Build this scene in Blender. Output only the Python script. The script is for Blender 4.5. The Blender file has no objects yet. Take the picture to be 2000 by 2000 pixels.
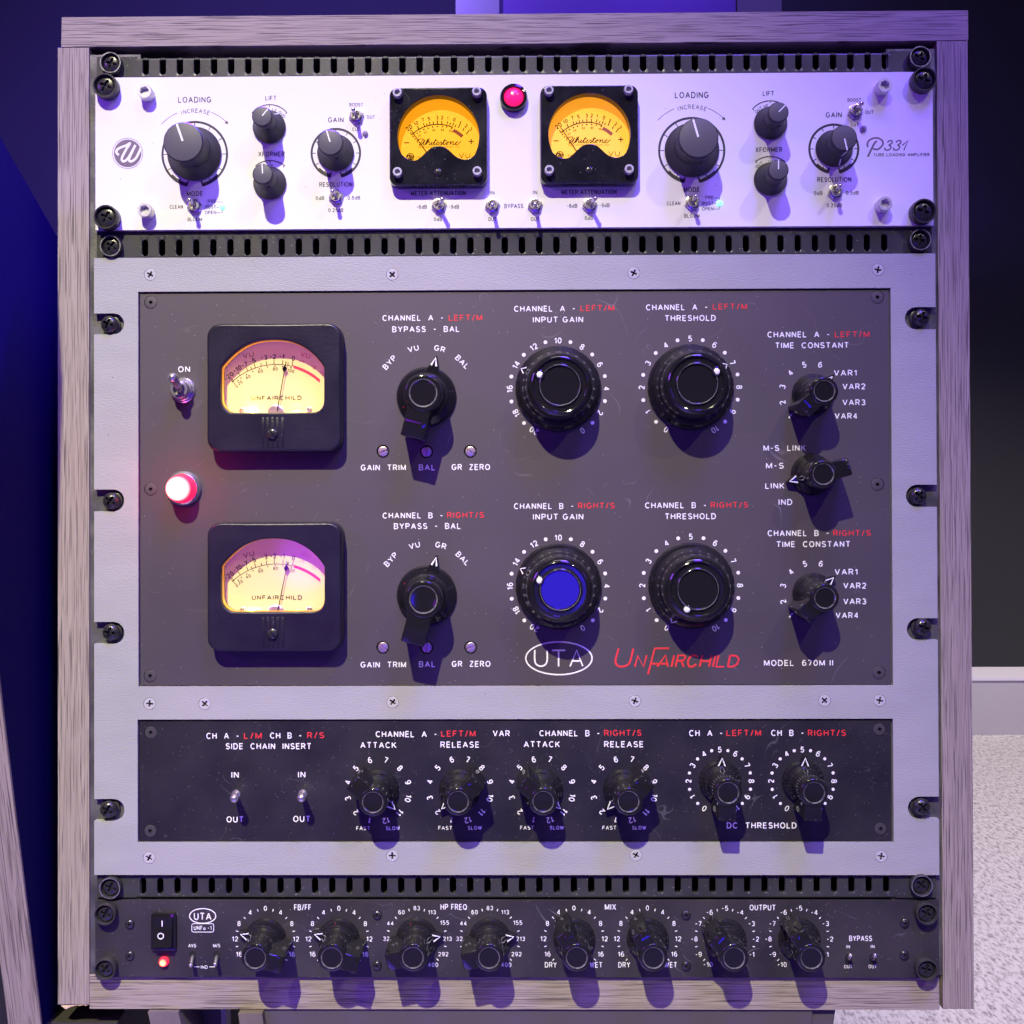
import bpy, bmesh, math, os, random
from mathutils import Matrix, Vector
random.seed(7)
SC = bpy.context.scene
COL = SC.collection
# ------------------------------------------------------------------ conventions
# Everything is laid out on the plane of the rack's front panels, in millimetres:
#   u to the right, v downwards from the top of the stack, w out of the panel towards the viewer.
FLOOR_V = 952.0
def W(u, v, w=0.0):
    return Vector((u / 1000.0, -w / 1000.0, (FLOOR_V - v) / 1000.0))

# ------------------------------------------------------------------ camera
cam_d = bpy.data.cameras.new('camera')
cam = bpy.data.objects.new('camera', cam_d); COL.objects.link(cam)
cam_d.sensor_width = 36.0; cam_d.lens = 36.0 * 2205.0 / 2000.0
cam_d.shift_x = 27.2871 / 2000.0; cam_d.shift_y = -69.6718 / 2000.0
cam_d.clip_start = 0.02; cam_d.clip_end = 60.0
cam.matrix_world = Matrix.Translation(W(-2.28, 251.906, 648.044)) @ Matrix([[0.99994123, 0.00346535, 0.01027246], [0.01030125, -0.00839289, -0.99991172], [-0.00337883, 0.99995877, -0.0084281]]).to_4x4()
SC.camera = cam

# ------------------------------------------------------------------ view transform and world
SC.view_settings.view_transform = 'Standard'
SC.view_settings.look = 'None'
SC.view_settings.exposure = 0.0
SC.view_settings.gamma = 1.0
SC.view_settings.use_curve_mapping = False
wd = bpy.data.worlds.new('World'); SC.world = wd; wd.use_nodes = True
bg = wd.node_tree.nodes['Background']
bg.inputs[0].default_value = (0.30, 0.26, 0.34, 1); bg.inputs[1].default_value = 0.028

# ------------------------------------------------------------------ stage lamps of the exhibition hall and an added softbox
def lamp(name, kind, loc, target, power, color, size, spot=None, blend=0.5, size_y=None):
    d = bpy.data.lights.new(name, kind); o = bpy.data.objects.new(name, d); COL.objects.link(o)
    d.energy = power; d.color = color
    if kind == 'AREA':
        d.shape = 'RECTANGLE'; d.size = size; d.size_y = size_y or size
    else:
        d.shadow_soft_size = size
    if kind == 'SPOT':
        d.spot_size = math.radians(spot); d.spot_blend = blend
    o.location = loc
    o.rotation_euler = (Vector(target) - Vector(loc)).to_track_quat('-Z', 'Y').to_euler()
    return o
KEYC = (1.0, 0.935, 0.62)
lamp('key_spot', 'SPOT', W(-420, -1670, 1900), W(-172, 600, 0), 530.0, KEYC, 0.020, 27, 1.0)
lamp('second_spot', 'SPOT', W(1330, -1670, 1900), W(40, 460, 0), 56.0, (1.0, 0.88, 0.80), 0.022, 32, 1.0)
lamp('blue_wash', 'AREA', W(420, -1450, 950), W(120, 150, 0), 42.0, (0.11, 0.03, 1.0), 0.45)
lamp('blue_wash', 'AREA', W(-1600, -500, 1150), W(0, 250, 0), 13.0, (0.34, 0.07, 1.0), 0.5)
lamp('blue_wash', 'AREA', W(1700, -450, 1150), W(0, 250, 0), 3.0, (0.12, 0.04, 1.0), 0.5)
lamp('highlight_softbox', 'AREA', W(120, -2300, 1000), W(0, 250, 0), 9.0, (1.0, 0.93, 0.95), 1.4, size_y=0.16)  # unseen softbox, added to put soft streaks on the glossy knob flanks
lamp('blue_stage_lamp', 'AREA', W(90, 505, 2050), W(40, 250, 0), 2.6, (0.03, 0.008, 1.0), 0.24)
lamp('violet_stage_lamp', 'AREA', W(-486, 425, 2050), W(-110, 300, 0), 0.75, (0.30, 0.0, 1.0), 0.14).data.shape = 'DISK'
lamp('backdrop_spot', 'SPOT', W(-500, -800, -300), W(-500, -250, -2300), 760.0, (0.18, 0.10, 1.0), 0.05, 92, 0.9)
lamp('blue_spot_overhead', 'SPOT', W(-195, -1500, -400), W(-272, 60, 0), 2600.0, (0.10, 0.03, 1.0), 0.02, 22, 1.0)
lamp('hall_spot', 'SPOT', W(1500, -2500, -700), W(1250, 952, -1700), 560.0, (1.0, 0.90, 0.86), 0.05, 50, 0.6)

# ------------------------------------------------------------------ materials
def mat(name, color, rough=0.5, metal=0.0, spec=0.5, bump=None, vary=None, specks=None, coat=0.0, scratch=None, stretch=(1, 1, 1)):
    m = bpy.data.materials.new(name); m.use_nodes = True
    nt = m.node_tree; n = nt.nodes; L = nt.links; b = n['Principled BSDF']
    b.inputs['Base Color'].default_value = (*color, 1); b.inputs['Roughness'].default_value = rough
    b.inputs['Metallic'].default_value = metal; b.inputs['Specular IOR Level'].default_value = spec
    b.inputs['Coat Weight'].default_value = coat; b.inputs['Coat Roughness'].default_value = 0.08
    if not (bump or vary or specks or scratch): return m
    tc = n.new('ShaderNodeTexCoord'); mp = n.new('ShaderNodeMapping'); mp.inputs['Scale'].default_value = stretch
    L.new(tc.outputs['Object'], mp.inputs['Vector'])
    col = None
    if vary:
        sc, amt = vary
        t = n.new('ShaderNodeTexNoise'); t.inputs['Scale'].default_value = sc; t.inputs['Detail'].default_value = 6
        L.new(mp.outputs[0], t.inputs['Vector'])
        r = n.new('ShaderNodeMapRange'); r.inputs[1].default_value = 0.3; r.inputs[2].default_value = 0.7
        r.inputs[3].default_value = 1 - amt; r.inputs[4].default_value = 1 + amt
        L.new(t.outputs['Fac'], r.inputs[0])
        x = n.new('ShaderNodeMix'); x.data_type = 'RGBA'; x.blend_type = 'MULTIPLY'; x.inputs[0].default_value = 1
        x.inputs[6].default_value = (*color, 1); L.new(r.outputs[0], x.inputs[7]); col = x.outputs[2]
        rr = n.new('ShaderNodeMapRange'); rr.inputs[1].default_value = 0.3; rr.inputs[2].default_value = 0.7
        rr.inputs[3].default_value = max(0.03, rough - 0.25 * amt); rr.inputs[4].default_value = min(1, rough + 0.25 * amt)
        L.new(t.outputs['Fac'], rr.inputs[0]); L.new(rr.outputs[0], b.inputs['Roughness'])
    def overlay(fac, c2):
        nonlocal col
        x = n.new('ShaderNodeMix'); x.data_type = 'RGBA'
        if col: L.new(col, x.inputs[6])
        else: x.inputs[6].default_value = (*color, 1)
        x.inputs[7].default_value = (*c2, 1); L.new(fac, x.inputs[0]); col = x.outputs[2]
    if specks:                                   # dust: few tiny pale dots at random cells
        sc, thr, c2 = specks
        v = n.new('ShaderNodeTexVoronoi'); v.inputs['Scale'].default_value = sc; L.new(tc.outputs['Object'], v.inputs['Vector'])
        a = n.new('ShaderNodeMath'); a.operation = 'LESS_THAN'; a.inputs[1].default_value = 0.16; L.new(v.outputs['Distance'], a.inputs[0])
        s = n.new('ShaderNodeSeparateColor'); L.new(v.outputs['Color'], s.inputs[0])
        g = n.new('ShaderNodeMath'); g.operation = 'GREATER_THAN'; g.inputs[1].default_value = thr; L.new(s.outputs[0], g.inputs[0])
        q = n.new('ShaderNodeMath'); q.operation = 'MULTIPLY'; L.new(a.outputs[0], q.inputs[0]); L.new(g.outputs[0], q.inputs[1])
        h = n.new('ShaderNodeMath'); h.operation = 'MULTIPLY'; L.new(q.outputs[0], h.inputs[0]); L.new(s.outputs[1], h.inputs[1])
        overlay(h.outputs[0], c2)
    if scratch:                                  # fine curved scuffs: thin zero-crossings of a warped noise, masked to patches
        sc, amt, c2 = scratch
        t = n.new('ShaderNodeTexNoise'); t.inputs['Scale'].default_value = sc; t.inputs['Detail'].default_value = 1.5; t.inputs['Distortion'].default_value = 0.8
        L.new(tc.outputs['Object'], t.inputs['Vector'])
        a = n.new('ShaderNodeMath'); a.operation = 'SUBTRACT'; a.inputs[1].default_value = 0.5; L.new(t.outputs['Fac'], a.inputs[0])
        c = n.new('ShaderNodeMath'); c.operation = 'ABSOLUTE'; L.new(a.outputs[0], c.inputs[0])
        d = n.new('ShaderNodeMath'); d.operation = 'LESS_THAN'; d.inputs[1].default_value = 0.004; L.new(c.outputs[0], d.inputs[0])
        t2 = n.new('ShaderNodeTexNoise'); t2.inputs['Scale'].default_value = sc * 1.3; t2.inputs['Detail'].default_value = 2
        mm = n.new('ShaderNodeMapping'); mm.inputs['Location'].default_value = (3, 5, 9); L.new(tc.outputs['Object'], mm.inputs[0]); L.new(mm.outputs[0], t2.inputs['Vector'])
        e = n.new('ShaderNodeMapRange'); e.inputs[1].default_value = 0.55; e.inputs[2].default_value = 0.68; e.inputs[4].default_value = amt
        L.new(t2.outputs['Fac'], e.inputs[0])
        f = n.new('ShaderNodeMath'); f.operation = 'MULTIPLY'; L.new(d.outputs[0], f.inputs[0]); L.new(e.outputs[0], f.inputs[1])
        overlay(f.outputs[0], c2)
    if col: L.new(col, b.inputs['Base Color'])
    if bump:
        sc, st = bump
        t = n.new('ShaderNodeTexNoise'); t.inputs['Scale'].default_value = sc; t.inputs['Detail'].default_value = 3
        L.new(mp.outputs[0], t.inputs['Vector'])
        u = n.new('ShaderNodeBump'); u.inputs['Strength'].default_value = st; u.inputs['Distance'].default_value = 0.0005
        L.new(t.outputs['Fac'], u.inputs['Height']); L.new(u.outputs[0], b.inputs['Normal'])
    return m

def wood(name, vertical):
    m = bpy.data.materials.new(name); m.use_nodes = True
    nt = m.node_tree; n = nt.nodes; L = nt.links; b = n['Principled BSDF']
    tc = n.new('ShaderNodeTexCoord')
    def noise(scale, st, detail, loc=0, dist=0.0):
        mp = n.new('ShaderNodeMapping'); mp.inputs['Scale'].default_value = (st[2], st[1], st[0]) if vertical else st
        mp.inputs['Location'].default_value = (loc, loc * 1.7, loc * 0.6)
        L.new(tc.outputs['Object'], mp.inputs[0])
        t = n.new('ShaderNodeTexNoise'); t.inputs['Scale'].default_value = scale; t.inputs['Detail'].default_value = detail
        t.inputs['Distortion'].default_value = dist
        L.new(mp.outputs[0], t.inputs['Vector']); return t.outputs['Fac']
    def rng(s, a, c, lo=0.0, hi=1.0):
        r = n.new('ShaderNodeMapRange'); r.inputs[1].default_value = a; r.inputs[2].default_value = c
        r.inputs[3].default_value = lo; r.inputs[4].default_value = hi; L.new(s, r.inputs[0]); return r.outputs[0]
    wide = noise(400, (0.015, 0.02, 1), 5, 1.0, 0.2); fine = noise(1900, (0.018, 0.02, 1), 3, 4.0, 0.12); pores = noise(1700, (0.016, 0.02, 1), 3, 9.0, 0.08)
    ramp = n.new('ShaderNodeValToRGB'); ramp.color_ramp.elements[0].position = 0.30; ramp.color_ramp.elements[1].position = 0.72
    ramp.color_ramp.elements[0].color = (0.26, 0.216, 0.175, 1); ramp.color_ramp.elements[1].color = (0.41, 0.352, 0.295, 1)
    e = ramp.color_ramp.elements.new(0.5); e.color = (0.345, 0.292, 0.242, 1)
    a = n.new('ShaderNodeMath'); a.operation = 'ADD'; L.new(rng(wide, 0, 1, 0, 0.5), a.inputs[0]); L.new(rng(fine, 0, 1, 0, 0.5), a.inputs[1])
    L.new(a.outputs[0], ramp.inputs[0])
    x = n.new('ShaderNodeMix'); x.data_type = 'RGBA'; L.new(ramp.outputs[0], x.inputs[6]); x.inputs[7].default_value = (0.10, 0.078, 0.072, 1)
    p = n.new('ShaderNodeMath'); p.operation = 'MULTIPLY'; L.new(rng(pores, 0.525, 0.60, 0, 1.0), p.inputs[0]); L.new(rng(wide, 0.38, 0.6, 0.35, 1.0), p.inputs[1])
    L.new(p.outputs[0], x.inputs[0]); L.new(x.outputs[2], b.inputs['Base Color'])
    b.inputs['Roughness'].default_value = 0.55; b.inputs['Specular IOR Level'].default_value = 0.35
    u = n.new('ShaderNodeBump'); u.inputs['Strength'].default_value = 0.5; u.inputs['Distance'].default_value = 0.0003; u.invert = True
    L.new(p.outputs[0], u.inputs['Height']); L.new(u.outputs[0], b.inputs['Normal'])
    return m

def emit(name, color, strength, base=None):
    m = bpy.data.materials.new(name); m.use_nodes = True; b = m.node_tree.nodes['Principled BSDF']
    b.inputs['Base Color'].default_value = (*(base or color), 1); b.inputs['Emission Color'].default_value = (*color, 1)
    b.inputs['Emission Strength'].default_value = strength; b.inputs['Roughness'].default_value = 0.25
    return m

def pane(name, rough=0.02, tint=(1, 1, 1)):
    m = bpy.data.materials.new(name); m.use_nodes = True; nt = m.node_tree; n = nt.nodes; L = nt.links
    n.remove(n['Principled BSDF']); out = n['Material Output']
    t = n.new('ShaderNodeBsdfTransparent'); t.inputs[0].default_value = (*tint, 1)
    g = n.new('ShaderNodeBsdfGlossy'); g.inputs['Roughness'].default_value = rough
    f = n.new('ShaderNodeFresnel'); f.inputs[0].default_value = 1.45
    x = n.new('ShaderNodeMixShader'); L.new(f.outputs[0], x.inputs[0]); L.new(t.outputs[0], x.inputs[1]); L.new(g.outputs[0], x.inputs[2])
    L.new(x.outputs[0], out.inputs['Surface']); return m

M = {}
M['white'] = mat('ivory_white_panel', (0.80, 0.78, 0.79), 0.42, bump=(2600, 0.05), vary=(6, 0.03), specks=(420, 0.985, (0.45, 0.42, 0.42)))
M['grey'] = mat('grey_textured_paint', (0.355, 0.355, 0.352), 0.5, bump=(900, 0.42), vary=(40, 0.05), stretch=(0.5, 1, 1.6), specks=(420, 0.985, (0.2, 0.2, 0.2)))
M['black_satin'] = mat('satin_black_anodised_panel', (0.034, 0.030, 0.031), 0.62, spec=0.5, bump=(900, 0.10), vary=(14, 0.12), specks=(620, 0.965, (0.30, 0.29, 0.3)), scratch=(26, 0.16, (0.45, 0.43, 0.45)))
M['black_satin'].node_tree.nodes['Principled BSDF'].inputs['IOR'].default_value = 2.2; M['black_satin'].node_tree.nodes['Principled BSDF'].inputs['Specular Tint'].default_value = (0.66, 0.56, 0.66, 1)
M['black_panel'] = mat('black_textured_panel', (0.017, 0.015, 0.018), 0.46, spec=0.5, bump=(800, 0.28), vary=(30, 0.25), specks=(800, 0.85, (0.20, 0.19, 0.2)), scratch=(40, 0.15, (0.3, 0.3, 0.32)))
M['black_unit'] = mat('worn_black_panel', (0.036, 0.032, 0.033), 0.43, spec=0.5, bump=(700, 0.22), vary=(22, 0.30), specks=(800, 0.86, (0.3, 0.28, 0.28)), scratch=(34, 0.28, (0.42, 0.41, 0.42)))
M['vent'] = mat('black_powder_coated_steel', (0.040, 0.040, 0.038), 0.36, spec=0.6, bump=(1300, 0.18), vary=(24, 0.25), specks=(650, 0.9, (0.45, 0.44, 0.4)))
M['bake'] = mat('glossy_black_bakelite', (0.012, 0.011, 0.013), 0.09, spec=0.55, specks=(700, 0.985, (0.2, 0.2, 0.22)))
M['groove'] = mat('groove_rim_highlight', (0.115, 0.108, 0.11), 0.45, vary=(500, 0.6))  # paler ring: the highlight round the knob cap, painted into the groove colour
M['soft'] = mat('matt_black_rubber_knob', (0.030, 0.029, 0.032), 0.48, spec=0.4, bump=(1500, 0.08))
M['softtop'] = mat('matt_charcoal_cap', (0.085, 0.082, 0.088), 0.5, spec=0.4, bump=(1800, 0.10))
M['meter'] = mat('black_meter_moulding', (0.015, 0.012, 0.024), 0.34, spec=0.4, bump=(520, 0.22), vary=(40, 0.2), specks=(800, 0.95, (0.25, 0.23, 0.28)))
M['meter_gloss'] = mat('glossy_black_meter_bezel', (0.014, 0.014, 0.017), 0.16, spec=0.5, vary=(70, 0.3), specks=(700, 0.92, (0.3, 0.3, 0.34)), scratch=(60, 0.25, (0.2, 0.2, 0.22)))
M['screwblk'] = mat('black_oxide_screw', (0.045, 0.042, 0.045), 0.26, metal=0.5, spec=0.8, bump=(900, 0.15))
M['cup'] = mat('black_nylon_cup_washer', (0.040, 0.038, 0.036), 0.38, spec=0.5, bump=(900, 0.18))
M['wornrim'] = mat('worn_washer_rim', (0.34, 0.33, 0.31), 0.35, metal=0.7, vary=(400, 0.4))
M['steel'] = mat('brushed_steel', (0.66, 0.64, 0.65), 0.42, metal=0.6, bump=(900, 0.1))
M['chrome'] = mat('nickel_plate', (0.70, 0.66, 0.64), 0.27, metal=0.88, bump=(300, 0.05))
M['brass'] = mat('violet_tinted_brass_trimmer', (0.75, 0.58, 0.62), 0.35, metal=0.9)
M['hole'] = mat('dark_recess', (0.006, 0.006, 0.007), 0.7)
M['paintscrew'] = mat('grey_painted_screw', (0.46, 0.45, 0.46), 0.42, bump=(800, 0.1))
M['blkscrew'] = mat('dark_socket_screw', (0.075, 0.068, 0.070), 0.38, metal=0.3)
M['inkwhite'] = mat('white_lettering', (0.86, 0.85, 0.85), 0.5)
M['inkred'] = mat('red_lettering', (0.74, 0.035, 0.040), 0.5)
M['inkblack'] = mat('charcoal_lettering', (0.035, 0.030, 0.036), 0.5)
M['inkgrey'] = mat('grey_violet_logo', (0.16, 0.12, 0.15), 0.5)
M['dialamber'] = emit('amber_backlit_dial', (1.0, 0.36, 0.0), 0.95, (0.62, 0.50, 0.07))
M['dialcream'] = emit('cream_meter_dial', (0.95, 0.16, 0.80), 0.22, (0.76, 0.71, 0.21))  # faint magenta emission stands in for violet light in the bezel's shadow
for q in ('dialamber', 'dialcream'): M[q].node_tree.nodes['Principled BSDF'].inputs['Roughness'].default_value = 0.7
M['wallglow'] = emit('painted_bulb_glow', (1.0, 0.36, 0.0), 0.30, (0.7, 0.35, 0.03))  # amber emission stands in for bulb light on the window's inner wall
M['dialink'] = mat('dial_print', (0.012, 0.010, 0.012), 1.0, spec=0.0)
M['dialbrown'] = mat('dial_brown_print', (0.07, 0.028, 0.010), 1.0, spec=0.0)
M['dialred'] = mat('dial_red_band', (0.80, 0.03, 0.12), 0.6)
M['dialrust'] = mat('dial_rust_band', (0.42, 0.09, 0.035), 0.6)
M['pane'] = pane('clear_meter_window', 0.07)
M['jewelpink'] = emit('pink_red_jewel', (1.0, 0.01, 0.13), 1.1)
M['jewelred'] = emit('lit_red_jewel', (1.0, 0.03, 0.09), 2.2)
def hot_core(m, r0, r1):                          # the filament shows white in the middle of the jewel and the glass red round it
    nt = m.node_tree; n = nt.nodes; L = nt.links; tc = n.new('ShaderNodeTexCoord'); mp = n.new('ShaderNodeMapping'); mp.inputs['Scale'].default_value = (1, 0, 1)
    L.new(tc.outputs['Object'], mp.inputs[0]); ln = n.new('ShaderNodeVectorMath'); ln.operation = 'LENGTH'; L.new(mp.outputs[0], ln.inputs[0])
    r = n.new('ShaderNodeMapRange'); r.inputs[1].default_value = r0; r.inputs[2].default_value = r1; r.inputs[3].default_value = 1; r.inputs[4].default_value = 0; L.new(ln.outputs['Value'], r.inputs[0])
    x = n.new('ShaderNodeMix'); x.data_type = 'RGBA'; x.inputs[6].default_value = (1.0, 0.008, 0.05, 1); x.inputs[7].default_value = (3.5, 1.6, 1.5, 1)
    L.new(r.outputs[0], x.inputs[0]); L.new(x.outputs[2], n['Principled BSDF'].inputs['Emission Color'])
hot_core(M['jewelred'], 0.0034, 0.0072)
M['jewelcore'] = emit('lamp_bulb', (1.0, 0.75, 0.62), 12.0)
M['ledred'] = emit('red_led', (1.0, 0.035, 0.02), 2.6)
hot_core(M['ledred'], 0.0002, 0.0022); M['ledred'].node_tree.nodes['Mix'].inputs[7].default_value = (3.0, 0.9, 0.35, 1)
M['ledgreen'] = emit('green_led', (0.15, 1.0, 0.62), 2.6)
M['ledoff'] = mat('unlit_led', (0.30, 0.26, 0.32), 0.12)
M['bulb'] = emit('meter_bulb', (1.0, 0.66, 0.2), 25.0)
M['woodh'] = wood('grey_oak_laminate_horizontal', False)
M['woodv'] = wood('grey_oak_laminate_vertical', True)
M['chip'] = mat('raw_chipped_laminate_edge', (0.62, 0.47, 0.30), 0.7, bump=(600, 0.4))
M['inner'] = mat('black_cabinet_inside', (0.012, 0.011, 0.012), 0.7)
M['rail'] = mat('galvanised_rack_rail', (0.15, 0.145, 0.14), 0.42, metal=0.5, bump=(900, 0.35), vary=(60, 0.4))

# ------------------------------------------------------------------ mesh building
def catmull(pts, n=8, closed=False):
    out = []; N = len(pts); R_ = N if closed else N - 1
    for i in range(R_):
        p = [pts[(i + k) % N] if closed else pts[min(max(i + k, 0), N - 1)] for k in (-1, 0, 1, 2)]
        for j in range(n):
            t = j / n
            out.append(tuple(0.5 * (2 * p[1][a] + (p[2][a] - p[0][a]) * t + (2 * p[0][a] - 5 * p[1][a] + 4 * p[2][a] - p[3][a]) * t * t + (3 * p[1][a] - p[0][a] - 3 * p[2][a] + p[3][a]) * t ** 3) for a in (0, 1)))
    if not closed: out.append(tuple(pts[-1]))
    return out
def circle(u, v, r, n=40):
    return [(u + r * math.sin(2 * math.pi * i / n), v - r * math.cos(2 * math.pi * i / n)) for i in range(n)]
def rrect(u0, v0, u1, v1, r, n=8):
    o = []
    for cu, cv, a0 in ((u1 - r, v0 + r, 0), (u1 - r, v1 - r, 90), (u0 + r, v1 - r, 180), (u0 + r, v0 + r, 270)):
        for i in range(n + 1):
            a = math.radians(a0 + 90 * i / n); o.append((cu + r * math.sin(a), cv - r * math.cos(a)))
    return o
def arc(u, v, r, a0, a1, n=24):
    return [(u + r * math.sin(math.radians(a0 + (a1 - a0) * i / n)), v - r * math.cos(math.radians(a0 + (a1 - a0) * i / n))) for i in range(n + 1)]
def pol(u, v, r, a):
    return (u + r * math.sin(math.radians(a)), v - r * math.cos(math.radians(a)))

# ---- single-stroke engraving alphabet: glyph = (advance width, strokes), cap height 1
def _ar(cx, cy, rx, ry, a0, a1, n=9):
    return [(cx + rx * math.cos(math.radians(a0 + (a1 - a0) * i / n)), cy + ry * math.sin(math.radians(a0 + (a1 - a0) * i / n))) for i in range(n + 1)]
_six = [_ar(.29, .5, .29, .5, 50, 180, 9) + [(0, .33)], _ar(.29, .31, .29, .31, 90, 450, 16)]
GLYPH = {
 'A': (.76, [[(0, 0), (.38, 1), (.76, 0)], [(.13, .33), (.63, .33)]]),
 'B': (.62, [_ar(.36, .26, .26, .26, 90, -90) + [(0, 0), (0, 1), (.34, 1)] + _ar(.34, .76, .24, .24, 90, -80)[1:], [(.08, .52), (.38, .52)]]),
 'C': (.72, [_ar(.38, .5, .38, .5, 46, 314, 18)]), 'D': (.68, [[(0, 0), (0, 1), (.3, 1)] + _ar(.3, .5, .38, .5, 90, -90, 12)[1:] + [(0, 0)]]),
 'E': (.56, [[(.54, 1), (0, 1), (0, 0), (.56, 0)], [(0, .52), (.5, .52)]]), 'F': (.52, [[(.52, 1), (0, 1), (0, 0)], [(0, .5), (.46, .5)]]),
 'G': (.76, [_ar(.38, .5, .38, .5, 46, 325, 18) + [(.74, .44), (.44, .44)]]), 'H': (.66, [[(0, 0), (0, 1)], [(.66, 0), (.66, 1)], [(0, .52), (.66, .52)]]),
 'I': (0, [[(0, 0), (0, 1)]]), 'K': (.66, [[(0, 0), (0, 1)], [(.62, 1), (0, .36)], [(.22, .58), (.66, 0)]]), 'L': (.52, [[(0, 1), (0, 0), (.52, 0)]]),
 'M': (.8, [[(0, 0), (0, 1), (.4, .06), (.8, 1), (.8, 0)]]), 'N': (.66, [[(0, 0), (0, 1), (.66, 0), (.66, 1)]]), 'O': (.78, [_ar(.39, .5, .39, .5, 90, 450, 24)]),
 'P': (.62, [[(0, 0), (0, 1), (.35, 1)] + _ar(.35, .73, .27, .27, 90, -90)[1:] + [(.08, .46)]]),
 'R': (.64, [[(0, 0), (0, 1), (.35, 1)] + _ar(.35, .74, .27, .26, 90, -90)[1:] + [(.08, .48)], [(.34, .48), (.64, 0)]]),
 'S': (.62, [_ar(.31, .755, .28, .245, 25, 270, 12) + _ar(.31, .255, .31, .255, 90, -155, 12)[1:]]),
 'T': (.66, [[(0, 1), (.66, 1)], [(.33, 1), (.33, 0)]]), 'U': (.64, [[(0, 1), (0, .32)] + _ar(.32, .32, .32, .32, 180, 360, 12)[1:] + [(.64, 1)]]),
 'V': (.72, [[(0, 1), (.36, 0), (.72, 1)]]), 'W': (.96, [[(0, 1), (.24, 0), (.48, .95), (.72, 0), (.96, 1)]]), 'Q': (.78, [_ar(.39, .5, .39, .5, 90, 450, 24), [(.5, .26), (.76, -.04)]]), 'J': (.5, [[(.5, 1), (.5, .26)] + _ar(.25, .26, .25, .26, 0, -180, 10)[1:]]),
 'X': (.66, [[(0, 1), (.66, 0)], [(0, 0), (.66, 1)]]),
 'Y': (.68, [[(0, 1), (.34, .46), (.68, 1)], [(.34, .46), (.34, 0)]]), 'Z': (.62, [[(.02, 1), (.6, 1), (0, 0), (.62, 0)]]),
 '0': (.58, [_ar(.29, .5, .29, .5, 90, 450, 20)]), '1': (.26, [[(0, .74), (.26, 1), (.26, 0)]]), '2': (.58, [_ar(.29, .71, .28, .29, 165, -38, 12) + [(0, 0), (.58, 0)]]),
 '3': (.58, [_ar(.28, .75, .26, .25, 150, -90, 12) + _ar(.28, .25, .30, .25, 90, -150, 12)[1:]]), '4': (.62, [[(.45, 1), (0, .28), (.62, .28)], [(.45, 0), (.45, 1)]]),
 '5': (.58, [[(.52, 1), (.1, 1), (.04, .5)] + _ar(.28, .32, .29, .32, 118, -148, 12)[1:]]), '6': (.58, _six), '7': (.56, [[(0, 1), (.56, 1), (.2, 0)]]),
 '8': (.58, [_ar(.29, .755, .25, .245, 90, 450, 16), _ar(.29, .255, .29, .255, 90, 450, 16)]), '9': (.58, [[(.58 - x, 1 - y) for x, y in q] for q in _six]),
 '-': (.34, [[(0, .45), (.34, .45)]]), '/': (.36, [[(0, -.06), (.36, 1.06)]]), '.': (.0, [[(-.06, .0), (.06, .0)]]), '+': (.5, [[(0, .45), (.5, .45)], [(.25, .2), (.25, .7)]]),
 'a': (.46, [_ar(.23, .28, .23, .28, 40, 320, 12), [(.46, .58), (.46, 0)]]), 'd': (.5, [_ar(.25, .3, .25, .3, 40, 320, 12), [(.5, 1), (.5, 0)]]), ' ': (.16, [])}
def ribbon(pts, hw, closed=False):
    """a mitred flat band along a polyline: vertices and quads"""
    n = len(pts); L_ = []
    for i in range(n):
        a = pts[i - 1] if (i or closed) else None; b = pts[(i + 1) % n] if (i < n - 1 or closed) else None
        def nrm(p, q):
            dx, dy = q[0] - p[0], q[1] - p[1]; l = math.hypot(dx, dy) or 1; return (-dy / l, dx / l)
        n0 = nrm(a, pts[i]) if a else nrm(pts[i], b); n1 = nrm(pts[i], b) if b else n0
        mx, my = n0[0] + n1[0], n0[1] + n1[1]; l2 = mx * mx + my * my
        k = min(2.0 / l2, 2.2) if l2 > 1e-6 else 1.0
        if l2 <= 1e-6: mx, my = n0
        L_.append((mx * k * hw, my * k * hw))
    vs = [(p[0] + o[0], p[1] + o[1]) for p, o in zip(pts, L_)] + [(p[0] - o[0], p[1] - o[1]) for p, o in zip(pts, L_)]
    return vs, [(i, (i + 1) % n, n + (i + 1) % n, n + i) for i in range(n if closed else n - 1)]
def curve_mesh(splines, extrude=0.0, bevel=0.0, fill=True, closed=True):
    c = bpy.data.curves.new('c', 'CURVE'); c.dimensions = '2D' if fill else '3D'
    if fill: c.fill_mode = 'BOTH'
    c.extrude = extrude; c.bevel_depth = bevel; c.bevel_resolution = 1; c.use_fill_caps = True
    for pts in splines:
        s = c.splines.new('POLY'); s.points.add(len(pts) - 1); s.use_cyclic_u = closed
        for i, p in enumerate(pts): s.points[i].co = (p[0], -p[1], 0, 1)
    o = bpy.data.objects.new('c', c); m = o.to_mesh()
    r = ([tuple(v.co) for v in m.vertices], [tuple(p.vertices) for p in m.polygons])
    o.to_mesh_clear(); bpy.data.objects.remove(o); bpy.data.curves.remove(c)
    return r

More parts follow.
